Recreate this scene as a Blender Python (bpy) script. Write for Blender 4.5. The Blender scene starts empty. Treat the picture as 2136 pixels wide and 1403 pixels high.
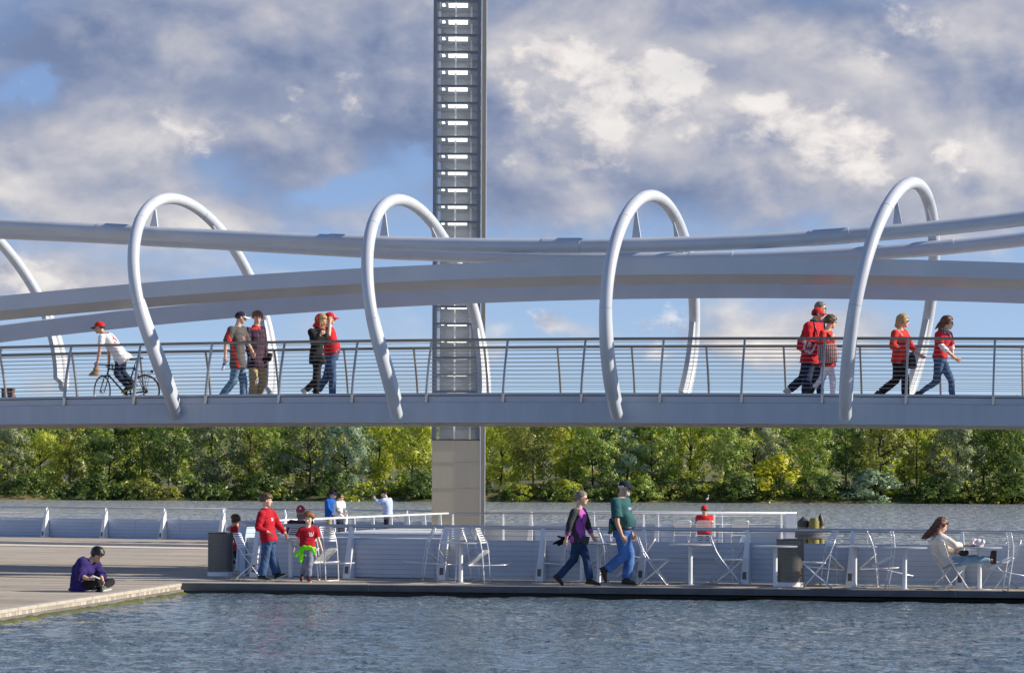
import bpy, bmesh, math, random
import numpy as np
from mathutils import Vector, Matrix, noise as mnoise
from mathutils.bvhtree import BVHTree

random.seed(7); RNG = np.random.default_rng(7)
scene = bpy.context.scene
COL = scene.collection

# ------------------------------------------------------------------ camera
F, CX, CY, RHO, H = 5200.0, 1068.0, 1008.0, 0.0042, 1.754     # photograph pixels, metres
cam_d = bpy.data.cameras.new('camera'); cam = bpy.data.objects.new('camera', cam_d)
COL.objects.link(cam); scene.camera = cam
cam_d.sensor_width = 36.0; cam_d.lens = F / 2136.0 * 36.0
cam_d.shift_y = (CY - 701.5) / 2136.0
cam_d.clip_start = 0.5; cam_d.clip_end = 6000
cam.matrix_world = Matrix.Translation((0, 0, H)) @ Matrix.Rotation(math.radians(90), 4, 'X') @ Matrix.Rotation(RHO, 4, 'Z')

# ------------------------------------------------------------------ sun, sky, exposure
SUN_EL = math.radians(29)
SUN_AZ = math.atan2(0.999, -0.04)                                # from +Y towards +X
SUN = Vector((math.sin(SUN_AZ) * math.cos(SUN_EL), math.cos(SUN_AZ) * math.cos(SUN_EL), math.sin(SUN_EL)))
sl = bpy.data.lights.new('sun', 'SUN'); sl.energy = 4.6; sl.angle = math.radians(0.55); sl.color = (1.0, 0.90, 0.75)
so = bpy.data.objects.new('sun', sl); COL.objects.link(so)
so.rotation_euler = SUN.to_track_quat('Z', 'Y').to_euler(); so.location = (30, 20, 40)
scene.view_settings.view_transform = 'Standard'; scene.view_settings.look = 'None'
scene.view_settings.exposure = 0.58; scene.view_settings.gamma = 1.0; scene.view_settings.use_curve_mapping = False

def nd(nt, typ, **kw):
    n = nt.nodes.new(typ)
    for k, v in kw.items():
        if k.startswith('i_'):
            key = k[2:]
            n.inputs[int(key) if key.isdigit() else key.replace('_', ' ')].default_value = v
        else: setattr(n, k, v)
    return n
def ramp(nt, pts, interp='LINEAR'):
    r = nt.nodes.new('ShaderNodeValToRGB'); r.color_ramp.interpolation = interp
    e = r.color_ramp.elements
    while len(e) > 1: e.remove(e[-1])
    for i, (p, c) in enumerate(pts):
        x = e[0] if i == 0 else e.new(p)
        x.position = p; x.color = (*c, 1) if len(c) == 3 else c
    return r
def mathn(nt, op, a, b=None, c=None, clamp=False):
    m = nt.nodes.new('ShaderNodeMath'); m.operation = op; m.use_clamp = clamp
    for i, v in enumerate((a, b, c)):
        if v is None: continue
        if isinstance(v, (int, float)): m.inputs[i].default_value = v
        else: nt.links.new(v, m.inputs[i])
    return m.outputs[0]

def raydir(px, py):
    dx, dy = px - CX, py - CY
    return (dx + RHO * dy) / F, -(dy - RHO * dx) / F           # slopes to the right and up
def build_world():
    w = bpy.data.worlds.new('World'); scene.world = w; w.use_nodes = True
    nt = w.node_tree; nt.nodes.clear(); L = nt.links.new
    out = nd(nt, 'ShaderNodeOutputWorld')
    sky = nd(nt, 'ShaderNodeTexSky', sky_type='NISHITA', sun_disc=False)
    sky.sun_elevation = SUN_EL; sky.sun_rotation = SUN_AZ
    sky.air_density = 1.0; sky.dust_density = 0.0; sky.ozone_density = 1.6; sky.altitude = 800
    bg = nd(nt, 'ShaderNodeBackground'); bg.inputs[1].default_value = 0.080
    tc = nd(nt, 'ShaderNodeTexCoord')
    va = nd(nt, 'ShaderNodeVectorMath', operation='ADD'); va.inputs[1].default_value = (0, 0, 0.05); L(tc.outputs['Generated'], va.inputs[0])
    vn = nd(nt, 'ShaderNodeVectorMath', operation='NORMALIZE'); L(va.outputs[0], vn.inputs[0]); L(vn.outputs[0], sky.inputs['Vector'])
    tint = nd(nt, 'ShaderNodeMix', data_type='RGBA', blend_type='MULTIPLY'); tint.inputs['Factor'].default_value = 1.0; tint.inputs['B'].default_value = (0.98, 0.97, 1.14, 1)
    L(sky.outputs[0], tint.inputs['A']); L(tint.outputs['Result'], bg.inputs[0])
    mp = nd(nt, 'ShaderNodeMapping'); mp.inputs['Scale'].default_value = (1.0, 1.0, 1.55)
    L(tc.outputs['Generated'], mp.inputs[0])
    def fbm(offset, scale, det=6, rough=0.5, dist=0.0):
        a = nd(nt, 'ShaderNodeVectorMath', operation='ADD'); a.inputs[1].default_value = offset
        L(mp.outputs[0], a.inputs[0])
        n = nd(nt, 'ShaderNodeTexNoise'); n.inputs['Scale'].default_value = scale; n.inputs['Detail'].default_value = det
        n.inputs['Roughness'].default_value = rough; n.inputs['Distortion'].default_value = dist
        L(a.outputs[0], n.inputs['Vector']); return n.outputs['Fac']
    off = (3.1, 0.4, 1.7)
    big = fbm(off, 9.0, 6, 0.5, 0.35)
    lit_off = (off[0] + 0.010, off[1], off[2] + 0.017)
    big2 = fbm(lit_off, 9.0, 6, 0.5, 0.35)
    fine = fbm(off, 26.0, 6, 0.52, 0.2)
    # individual clouds: soft swellings of the density in fixed sky directions
    sep = nd(nt, 'ShaderNodeSeparateXYZ'); L(tc.outputs['Generated'], sep.inputs[0])
    az = mathn(nt, 'ARCTAN2', sep.outputs[0], sep.outputs[1]); el = mathn(nt, 'ARCSINE', sep.outputs[2])
    wn = mathn(nt, 'SUBTRACT', fine, 0.5)
    azw = mathn(nt, 'ADD', az, mathn(nt, 'MULTIPLY', wn, 0.06)); elw = mathn(nt, 'ADD', el, mathn(nt, 'MULTIPLY', wn, 0.03))
    def swell(lst, dxy=(0, 0)):
        tot = None
        for (px, py, rx, ry, amp) in lst:
            a, b = raydir(px, py)
            u = mathn(nt, 'DIVIDE', mathn(nt, 'SUBTRACT', azw, math.atan(a) - dxy[0]), rx / F)
            v = mathn(nt, 'DIVIDE', mathn(nt, 'SUBTRACT', elw, math.atan(b) - dxy[1]), ry / F)
            q = mathn(nt, 'ADD', mathn(nt, 'MULTIPLY', u, u), mathn(nt, 'MULTIPLY', v, v))
            g = mathn(nt, 'MULTIPLY', mathn(nt, 'EXPONENT', mathn(nt, 'MULTIPLY', q, -1.0)), amp)
            tot = g if tot is None else mathn(nt, 'ADD', tot, g)
        return tot
    clouds = [(1068, 190, 2500, 300, 0.44), (420, 200, 560, 230, 0.14), (560, 460, 420, 60, 0.10), (1230, 240, 240, 190, 0.12), (1700, 300, 260, 130, 0.12), (1880, 90, 420, 130, 0.12),
              (110, 585, 230, 60, 0.34), (1640, 690, 380, 60, 0.34), (1150, 685, 130, 45, 0.24), (60, 790, 260, 30, 0.12), (1480, 610, 300, 40, 0.12), (2050, 400, 160, 60, 0.12),
              (30, 215, 60, 35, -0.34), (710, 400, 70, 30, -0.30), (850, 330, 40, 60, -0.12), (850, 640, 1300, 45, -0.08), (1110, 540, 700, 30, -0.16), (-900, 200, 700, 260, 0.12), (3000, 240, 700, 260, 0.12)]
    sw = swell(clouds)
    dens = mathn(nt, 'ADD', mathn(nt, 'ADD', big, sw), mathn(nt, 'MULTIPLY', mathn(nt, 'SUBTRACT', fine, 0.5), 0.34))
    cover = nd(nt, 'ShaderNodeMapRange', interpolation_type='SMOOTHSTEP'); cover.inputs['From Min'].default_value = 0.56; cover.inputs['From Max'].default_value = 0.84
    L(dens, cover.inputs['Value'])
    # sunlit crests: the density falls off towards the sun
    fine2 = fbm((off[0] + 0.004, off[1], off[2] + 0.007), 26.0, 6, 0.52, 0.2)
    d2 = mathn(nt, 'ADD', big2, mathn(nt, 'MULTIPLY', mathn(nt, 'SUBTRACT', fine2, 0.5), 0.34))
    d1 = mathn(nt, 'ADD', big, mathn(nt, 'MULTIPLY', mathn(nt, 'SUBTRACT', fine, 0.5), 0.34))
    crest = mathn(nt, 'SUBTRACT', d1, d2)
    bright = swell([(480, 110, 200, 90, 0.22), (390, 285, 150, 50, 0.24), (80, 410, 110, 50, 0.20), (640, 180, 80, 50, 0.14), (1150, 150, 130, 90, 0.26), (1330, 180, 170, 90, 0.26), (1180, 290, 140, 60, 0.14), (1700, 270, 130, 80, 0.34), (1780, 340, 100, 50, 0.26), (1590, 210, 70, 40, 0.20), (2000, 50, 140, 50, 0.24), (2030, 295, 50, 24, 0.34), (1160, 445, 90, 36, 0.20),
                    (130, 560, 160, 50, 0.30), (1620, 690, 340, 70, 0.34), (1150, 680, 130, 45, 0.34), (480, 470, 420, 40, 0.16), (110, 110, 150, 60, -0.22), (740, 130, 110, 40, -0.16), (850, 310, 60, 60, -0.14), (1470, 55, 100, 50, -0.26), (1700, 130, 190, 40, -0.24), (1520, 300, 60, 60, -0.16), (1130, 390, 110, 70, -0.26), (1440, 410, 130, 70, -0.26), (2050, 220, 120, 60, -0.14), (1950, 420, 200, 50, -0.16), (620, 340, 120, 50, -0.12)])
    bil = nd(nt, 'ShaderNodeMapRange', interpolation_type='SMOOTHSTEP'); bil.inputs['From Min'].default_value = 0.38; bil.inputs['From Max'].default_value = 0.64
    fine3 = fbm((1.3, 4.2, 8.8), 52.0, 8, 0.58, 0.3); L(mathn(nt, 'ADD', mathn(nt, 'MULTIPLY', fine, .55), mathn(nt, 'MULTIPLY', fine3, .45)), bil.inputs['Value'])
    lt = mathn(nt, 'ADD', mathn(nt, 'MULTIPLY', crest, 1.5), mathn(nt, 'ADD', bright, mathn(nt, 'ADD', mathn(nt, 'MULTIPLY', mathn(nt, 'SUBTRACT', big, 0.5), 1.15), mathn(nt, 'MULTIPLY', mathn(nt, 'SUBTRACT', bil.outputs[0], 0.5), 0.17))))
    lr = ramp(nt, [(0.0, (0.19, 0.245, 0.40)), (0.25, (0.33, 0.37, 0.50)), (0.5, (0.53, 0.53, 0.59)), (0.72, (0.74, 0.71, 0.71)), (1.0, (1.05, 0.97, 0.90))])
    L(mathn(nt, 'ADD', lt, 0.37, clamp=True), lr.inputs[0])
    bc = nd(nt, 'ShaderNodeBackground'); bc.inputs[1].default_value = 0.64
    L(lr.outputs[0], bc.inputs[0])
    mx = nd(nt, 'ShaderNodeMixShader')
    L(mathn(nt, 'MULTIPLY', cover.outputs[0], 0.93), mx.inputs[0]); L(bg.outputs[0], mx.inputs[1]); L(bc.outputs[0], mx.inputs[2])
    # crisp sunlit cumulus heads in front of the soft layer
    def puff(o2): return mathn(nt, 'ADD', mathn(nt, 'MULTIPLY', fbm(o2, 17.0, 8, 0.56, 0.10), .62), mathn(nt, 'MULTIPLY', fbm(o2, 48.0, 8, 0.6, 0.25), .38))
    p1 = puff((7.7, 2.3, 5.1)); p2 = puff((7.7 + .010, 2.3, 5.1 + .013))
    ps = swell([(1240, 200, 190, 110, .30), (1180, 330, 130, 60, .12), (1720, 300, 170, 95, .30), (1600, 220, 110, 40, .18), (1400, 150, 90, 50, .16), (1850, 360, 90, 50, .16), (2020, 300, 50, 26, .22), (2060, 360, 30, 20, .16), (840, 130, 60, 30, .10), (640, 190, 150, 60, .15), (300, 270, 240, 50, .15), (450, 110, 200, 50, .10),
                (1950, 40, 150, 60, .16), (1100, 120, 70, 60, .14), (60, 570, 150, 36, .20), (1120, 680, 80, 30, .20), (1600, 690, 240, 40, .20), (1480, 740, 200, 22, .12), (640, 350, 60, 24, .12), (1330, 440, 120, 30, .08), (-700, 150, 500, 120, .18), (2800, 200, 500, 140, .18)])
    pd = mathn(nt, 'ADD', p1, ps)
    pc = nd(nt, 'ShaderNodeMapRange', interpolation_type='SMOOTHSTEP'); pc.inputs['From Min'].default_value = 0.62; pc.inputs['From Max'].default_value = 0.74; L(pd, pc.inputs['Value'])
    pl = mathn(nt, 'ADD', mathn(nt, 'MULTIPLY', mathn(nt, 'SUBTRACT', p1, p2), 4.5), mathn(nt, 'MULTIPLY', mathn(nt, 'SUBTRACT', pd, .55), 1.5), clamp=True)
    pr_ = ramp(nt, [(0.0, (0.34, 0.37, 0.48)), (0.25, (0.56, 0.55, 0.60)), (0.5, (0.82, 0.77, 0.75)), (0.8, (1.0, 0.95, 0.90))]); L(pl, pr_.inputs[0])
    bp_ = nd(nt, 'ShaderNodeBackground'); bp_.inputs[1].default_value = 0.68; L(pr_.outputs[0], bp_.inputs[0])
    mx2 = nd(nt, 'ShaderNodeMixShader'); L(mathn(nt, 'MULTIPLY', pc.outputs[0], .6), mx2.inputs[0]); L(mx.outputs[0], mx2.inputs[1]); L(bp_.outputs[0], mx2.inputs[2]); mx = mx2
    L(mx.outputs[0], out.inputs[0])
build_world()

# ------------------------------------------------------------------ geometry helpers
def P(px, py, D):
    a, b = raydir(px, py); return Vector((a * D, D, H + b * D))
def G(px, py, z=0.0):
    a, b = raydir(px, py); D = (z - H) / b
    return Vector((a * D, D, z))
TH = math.radians(16.3); BT = Vector((math.cos(TH), -math.sin(TH), 0)); BN = Vector((math.sin(TH), math.cos(TH), 0)); BO = Vector((0, 48.8, 0))
def BP(px, py, u=0.0):                                         # pixel ray meets the bridge's long vertical plane at offset u
    a, b = raydir(px, py)
    D = (BO.y * BN.y + u) / (a * BN.x + BN.y)
    return Vector((a * D, D, H + b * D))
def bt(p): return (p - BO).dot(BT)
def bpos(t, u, z): 
    q = BO + BT * t + BN * u; return Vector((q.x, q.y, z))

class MB:
    def __init__(s): s.v = []; s.f = []; s.m = []
    def add(s, vs, fs, mi=0):
        o = len(s.v); s.v.extend([tuple(v) for v in vs]); s.f.extend([tuple(i + o for i in f) for f in fs]); s.m.extend([mi] * len(fs))
    def box(s, c, sx, sy, sz, ax=None, mi=0):
        X, Y, Z = ax if ax else (Vector((1, 0, 0)), Vector((0, 1, 0)), Vector((0, 0, 1)))
        c = Vector(c); vs = [c + X * (sx / 2 * i) + Y * (sy / 2 * j) + Z * (sz / 2 * k) for k in (-1, 1) for j in (-1, 1) for i in (-1, 1)]
        s.add(vs, [(0, 2, 3, 1), (4, 5, 7, 6), (0, 1, 5, 4), (2, 6, 7, 3), (0, 4, 6, 2), (1, 3, 7, 5)], mi)
    def loft(s, rings, cap=True, mi=0, closed=False):
        n = len(rings[0]); vs = [p for r in rings for p in r]; fs = []
        R = len(rings)
        for i in range(R if closed else R - 1):
            a = i * n; b = ((i + 1) % R) * n
            for j in range(n):
                k = (j + 1) % n
                fs.append((a + j, a + k, b + k, b + j))
        if cap and not closed:
            fs.append(tuple(range(n - 1, -1, -1))); fs.append(tuple(range((R - 1) * n, R * n)))
        s.add(vs, fs, mi)
    def tube(s, pts, r, n=8, cap=True, mi=0, closed=False):
        pts = [Vector(p) for p in pts]; N = len(pts)
        rr = r if hasattr(r, '__len__') else [r] * N
        rings = []; up = None
        for i, p in enumerate(pts):
            if closed: t = pts[(i + 1) % N] - pts[i - 1]
            else: t = (pts[min(i + 1, N - 1)] - pts[max(i - 1, 0)])
            t.normalize()
            if up is None:
                up = Vector((0, 0, 1)) if abs(t.z) < 0.9 else Vector((1, 0, 0))
            a = up - t * up.dot(t)
            if a.length < 1e-4: a = Vector((1, 0, 0)) - t * t.x
            a.normalize(); up = a; b = t.cross(a)
            rings.append([p + (a * math.cos(2 * math.pi * j / n) + b * math.sin(2 * math.pi * j / n)) * rr[i] for j in range(n)])
        s.loft(rings, cap, mi, closed)
    def ell(s, c, X, Y, Z, nu=12, nv=8, mi=0):
        c = Vector(c); X, Y, Z = Vector(X), Vector(Y), Vector(Z)
        vs = [c - Z]; fs = []
        for i in range(1, nv):
            ph = -math.pi / 2 + math.pi * i / nv
            for j in range(nu):
                th = 2 * math.pi * j / nu
                vs.append(c + X * (math.cos(ph) * math.cos(th)) + Y * (math.cos(ph) * math.sin(th)) + Z * math.sin(ph))
        vs.append(c + Z); T = len(vs) - 1
        for j in range(nu): fs.append((0, 1 + (j + 1) % nu, 1 + j))
        for i in range(nv - 2):
            a = 1 + i * nu; b = a + nu
            for j in range(nu):
                k = (j + 1) % nu; fs.append((a + j, a + k, b + k, b + j))
        a = 1 + (nv - 2) * nu
        for j in range(nu): fs.append((a + j, a + (j + 1) % nu, T))
        s.add(vs, fs, mi)
    def sph(s, c, r, n=10, mi=0): s.ell(c, (r, 0, 0), (0, r, 0), (0, 0, r), n, max(6, n * 2 // 3), mi)
    def prism(s, poly, d, mi=0):                                # poly: 3D loop, d: extrusion vector
        n = len(poly); poly = [Vector(p) for p in poly]; d = Vector(d)
        s.add(poly + [p + d for p in poly], [tuple(range(n - 1, -1, -1)), tuple(range(n, 2 * n))] + [(i, (i + 1) % n, n + (i + 1) % n, n + i) for i in range(n)], mi)
    def mesh(s, name, mats, smooth=False, auto=None):
        me = bpy.data.meshes.new(name); me.from_pydata(s.v, [], s.f)
        for m in (mats if isinstance(mats, (list, tuple)) else [mats]): me.materials.append(m)
        if any(s.m): me.polygons.foreach_set('material_index', s.m)
        bm = bmesh.new(); bm.from_mesh(me); bmesh.ops.recalc_face_normals(bm, faces=bm.faces); bm.to_mesh(me); bm.free()
        if smooth or auto:
            me.polygons.foreach_set('use_smooth', [True] * len(me.polygons))
            if auto: me.set_sharp_from_angle(angle=math.radians(auto))
        me.update(); return me
def link(name, data, parent=None):
    o = bpy.data.objects.new(name, data); COL.objects.link(o)
    if parent: o.parent = parent
    return o
def obj(name, mb, mat, parent=None, smooth=False, auto=None):
    return link(name, mb.mesh(name, mat, smooth, auto), parent)
def tag(o, label=None, cat=None, group=None, kind=None):
    if label: o['label'] = label
    if cat: o['category'] = cat
    if group: o['group'] = group
    if kind: o['kind'] = kind
    return o
def thing(name, loc, label, cat, group=None, rz=0.0):
    o = link(name, None); o.location = loc; o.rotation_euler = (0, 0, rz); o.empty_display_size = 0.2
    tag(o, label, cat, group); return o
def keep(o, par):                                              # world-space mesh under a moved empty
    o.parent = par; o.matrix_parent_inverse = Matrix.Translation(-Vector(par.location)) if not any(par.rotation_euler) else (Matrix.Translation(par.location) @ Matrix.Rotation(par.rotation_euler.z, 4, 'Z')).inverted()
    return o
def copy_tree(o, parent=None):
    c = o.copy(); COL.objects.link(c); c.parent = parent
    for ch in [x for x in KIDS.get(o.name, [])]: copy_tree(ch, c)
    return c
KIDS = {}
def index_kids(root):
    KIDS[root.name] = list(root.children)
    for c in root.children: index_kids(c)

# ------------------------------------------------------------------ materials
def mat(name, col, rough=0.5, metal=0.0, spec=0.5, var=0.0, vscale=8.0, bump=0.0, bscale=60.0, coat=0.0, stretch=(1, 1, 1), sss=0.0, sheen=0.0):
    m = bpy.data.materials.new(name); m.use_nodes = True; nt = m.node_tree; b = nt.nodes['Principled BSDF']
    b.inputs['Base Color'].default_value = (*col, 1); b.inputs['Roughness'].default_value = rough; b.inputs['Metallic'].default_value = metal
    b.inputs['Specular IOR Level'].default_value = spec; b.inputs['Coat Weight'].default_value = coat; b.inputs['Coat Roughness'].default_value = 0.15
    if sheen: b.inputs['Sheen Weight'].default_value = sheen
    if sss:
        b.inputs['Subsurface Weight'].default_value = sss; b.inputs['Subsurface Radius'].default_value = (0.012, 0.005, 0.003)
    if var or bump:
        tc = nd(nt, 'ShaderNodeTexCoord'); mp = nd(nt, 'ShaderNodeMapping'); mp.inputs['Scale'].default_value = stretch
        nt.links.new(tc.outputs['Object'], mp.inputs[0])
    if var:
        n = nd(nt, 'ShaderNodeTexNoise'); n.inputs['Scale'].default_value = vscale; n.inputs['Detail'].default_value = 6; n.inputs['Roughness'].default_value = 0.6
        nt.links.new(mp.outputs[0], n.inputs['Vector'])
        lo = tuple(max(0, c * (1 - var)) for c in col); hi = tuple(min(1, c * (1 + var)) for c in col)
        r = ramp(nt, [(0.25, lo), (0.75, hi)]); nt.links.new(n.outputs['Fac'], r.inputs[0]); nt.links.new(r.outputs[0], b.inputs['Base Color'])
        nt.links.new(mathn(nt, 'ADD', mathn(nt, 'MULTIPLY', n.outputs['Fac'], 0.2), rough - 0.1), b.inputs['Roughness'])
    if bump:
        n2 = nd(nt, 'ShaderNodeTexNoise'); n2.inputs['Scale'].default_value = bscale; n2.inputs['Detail'].default_value = 4
        nt.links.new(mp.outputs[0], n2.inputs['Vector'])
        bp = nd(nt, 'ShaderNodeBump'); bp.inputs['Strength'].default_value = bump; bp.inputs['Distance'].default_value = 0.01
        nt.links.new(n2.outputs['Fac'], bp.inputs['Height']); nt.links.new(bp.outputs[0], b.inputs['Normal'])
    return m
M = {}
M['paint'] = mat('white_steel_paint', (0.50, 0.535, 0.59), 0.38, var=0.07, vscale=1.6, coat=0.15, bump=0.05, bscale=25)
M['fascia'] = mat('pale_grey_steel', (0.40, 0.455, 0.53), 0.42, var=0.09, vscale=1.0, stretch=(4, 4, 0.5))
M['kerb'] = mat('kerb_steel', (0.44, 0.48, 0.54), 0.4, var=0.05, vscale=2)
M['soffit'] = mat('soffit_steel', (0.50, 0.49, 0.46), 0.55, var=0.1, vscale=1.5)
M['stainless'] = mat('stainless', (0.30, 0.28, 0.25), 0.32, metal=1.0)
M['stainless_post'] = mat('stainless_post', (0.52, 0.51, 0.48), 0.35, metal=0.85)
M['cable'] = mat('cable', (0.45, 0.44, 0.41), 0.4, metal=0.9)
M['white'] = mat('white_metal', (0.78, 0.79, 0.80), 0.35, var=0.04, vscale=6)
M['greyrail'] = mat('grey_handrail', (0.50, 0.52, 0.55), 0.35, metal=0.5)
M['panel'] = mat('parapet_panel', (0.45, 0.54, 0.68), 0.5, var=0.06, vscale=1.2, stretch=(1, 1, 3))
M['dark'] = mat('dark_metal', (0.035, 0.035, 0.04), 0.5)
M['slot'] = mat('lamp_slot', (0.12, 0.11, 0.10), 0.4)
M['concrete'] = mat('coping_concrete', (0.42, 0.385, 0.33), 0.8, var=0.12, vscale=4, bump=0.2, bscale=50)
M['edge'] = mat('deck_edge_concrete', (0.145, 0.14, 0.135), 0.85, var=0.3, vscale=2.5, bump=0.3, bscale=30, stretch=(1, 1, 3))
def wet_edge():
    m = mat('wet_edge', (0.03, 0.028, 0.02), 0.4, var=0.5, vscale=7, bump=0.4); return m
M['wet'] = wet_edge()
M['algae'] = mat('algae', (0.075, 0.085, 0.018), 0.6, var=0.7, vscale=9, bump=0.8, bscale=40)
def boards(name, c1, c2, pitch, along=TH):
    m = bpy.data.materials.new(name); m.use_nodes = True; nt = m.node_tree; b = nt.nodes['Principled BSDF']; L = nt.links.new
    tc = nd(nt, 'ShaderNodeTexCoord'); mp = nd(nt, 'ShaderNodeMapping'); mp.inputs['Rotation'].default_value = (0, 0, along)
    L(tc.outputs['Object'], mp.inputs[0])
    sp = nd(nt, 'ShaderNodeSeparateXYZ'); L(mp.outputs[0], sp.inputs[0])
    row = mathn(nt, 'DIVIDE', sp.outputs[1], pitch); fl = mathn(nt, 'FLOOR', row); fr = mathn(nt, 'FRACT', row)
    wn = nd(nt, 'ShaderNodeTexWhiteNoise', noise_dimensions='2D')
    cx = mathn(nt, 'FLOOR', mathn(nt, 'ADD', mathn(nt, 'DIVIDE', sp.outputs[0], 3.2), mathn(nt, 'MULTIPLY', fl, 0.37)))
    cb = nd(nt, 'ShaderNodeCombineXYZ'); L(fl, cb.inputs[0]); L(cx, cb.inputs[1]); L(cb.outputs[0], wn.inputs['Vector'])
    m2 = nd(nt, 'ShaderNodeMapping'); m2.inputs['Scale'].default_value = (1.2, 22, 1); L(mp.outputs[0], m2.inputs[0])
    gn = nd(nt, 'ShaderNodeTexNoise'); gn.inputs['Scale'].default_value = 1.6; gn.inputs['Detail'].default_value = 6; L(m2.outputs[0], gn.inputs['Vector'])
    mixv = mathn(nt, 'ADD', mathn(nt, 'MULTIPLY', wn.outputs['Value'], 0.5), mathn(nt, 'MULTIPLY', gn.outputs['Fac'], 0.5))
    r = ramp(nt, [(0.15, c1), (0.85, c2)]); L(mixv, r.inputs[0])
    gap = mathn(nt, 'GREATER_THAN', mathn(nt, 'ABSOLUTE', mathn(nt, 'SUBTRACT', fr, 0.5)), 0.47)
    mx = nd(nt, 'ShaderNodeMix', data_type='RGBA'); L(gap, mx.inputs['Factor']); L(r.outputs[0], mx.inputs['A']); mx.inputs['B'].default_value = (0.03, 0.027, 0.024, 1)
    L(mx.outputs['Result'], b.inputs['Base Color']); b.inputs['Roughness'].default_value = 0.8
    bp = nd(nt, 'ShaderNodeBump'); bp.inputs['Distance'].default_value = 0.01; bp.inputs['Strength'].default_value = 0.5
    L(mathn(nt, 'SUBTRACT', mathn(nt, 'MULTIPLY', gn.outputs['Fac'], 0.3), gap), bp.inputs['Height']); L(bp.outputs[0], b.inputs['Normal'])
    return m
M['boards'] = boards('deck_boards', (0.22, 0.195, 0.16), (0.54, 0.475, 0.39), 0.14)
M['plank'] = mat('plank_wood', (0.36, 0.31, 0.25), 0.8, var=0.25, vscale=6, bump=0.2)
M['strip'] = mat('pale_strip', (0.62, 0.56, 0.47), 0.8, var=0.08, vscale=5)

# ================================================================== SETTING: water, promenade, river
def lineat(px, A, B):                                          # where the pixel column's ray crosses the ground line A-B
    a = (px - CX) / F
    d = B - A; k = (a * A.y - A.x) / (d.x - a * d.y)
    return A + d * k
Z_BASIN, Z_RIVER = -0.17, -0.8
E0, E1 = G(378, 1216.5), G(2136, 1234)                         # near edge of the promenade
ED = (E1 - E0).normalized(); EX = E1 + ED * 22
S1 = G(0, 1272.5); SD = (S1 - E0).normalized(); SX = E0 + SD * 34   # slanted quay edge on the left
NR0, NR1 = Vector((-2.95, 46.1, 0)), Vector((7.76, 43.0, 0)); ND = (NR1 - NR0).normalized(); NN = Vector((-ND.y, ND.x, 0))
def atD(px, D): return Vector(((px - CX) / F * D, D, 0))
RV = [atD(-900, 84.0), atD(100, 77.3), atD(470, 74.5), atD(900, 72.3), atD(1662, 70.3)]

Z3 = Vector((0, 0, 1))
def water_mat(name, deep, scale, strength, rough, stretch):
    m = bpy.data.materials.new(name); m.use_nodes = True; nt = m.node_tree; b = nt.nodes['Principled BSDF']; L = nt.links.new
    b.inputs['Roughness'].default_value = rough; b.inputs['IOR'].default_value = 1.333; b.inputs['Specular IOR Level'].default_value = 0.5
    tc = nd(nt, 'ShaderNodeTexCoord'); mp = nd(nt, 'ShaderNodeMapping'); mp.inputs['Scale'].default_value = stretch; mp.inputs['Rotation'].default_value = (0, 0, 0.12)
    L(tc.outputs['Object'], mp.inputs[0])
    h = None
    for s, amp in ((scale, 1.0), (scale * 2.7, 0.45), (scale * 7, 0.16)):
        n = nd(nt, 'ShaderNodeTexNoise'); n.inputs['Scale'].default_value = s; n.inputs['Detail'].default_value = 3; n.inputs['Distortion'].default_value = 0.4
        L(mp.outputs[0], n.inputs['Vector'])
        t = mathn(nt, 'MULTIPLY', n.outputs['Fac'], amp / s)
        h = t if h is None else mathn(nt, 'ADD', h, t)
    bp = nd(nt, 'ShaderNodeBump'); bp.inputs['Strength'].default_value = 1.0; bp.inputs['Distance'].default_value = strength
    L(h, bp.inputs['Height']); L(bp.outputs[0], b.inputs['Normal'])
    n = nd(nt, 'ShaderNodeTexNoise'); n.inputs['Scale'].default_value = 0.35; n.inputs['Detail'].default_value = 4; L(tc.outputs['Object'], n.inputs['Vector'])
    r = ramp(nt, [(0.3, deep), (0.7, tuple(c * 1.5 for c in deep))]); L(n.outputs['Fac'], r.inputs[0]); L(r.outputs[0], b.inputs['Base Color'])
    return m
M['basin'] = water_mat('basin_water', (0.075, 0.110, 0.135), 6.0, 0.45, 0.06, (1.0, 1.0, 1.0))
M['river'] = water_mat('river_water', (0.27, 0.29, 0.31), 1.0, 1.6, 0.12, (1.5, 0.32, 1.0))

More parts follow.
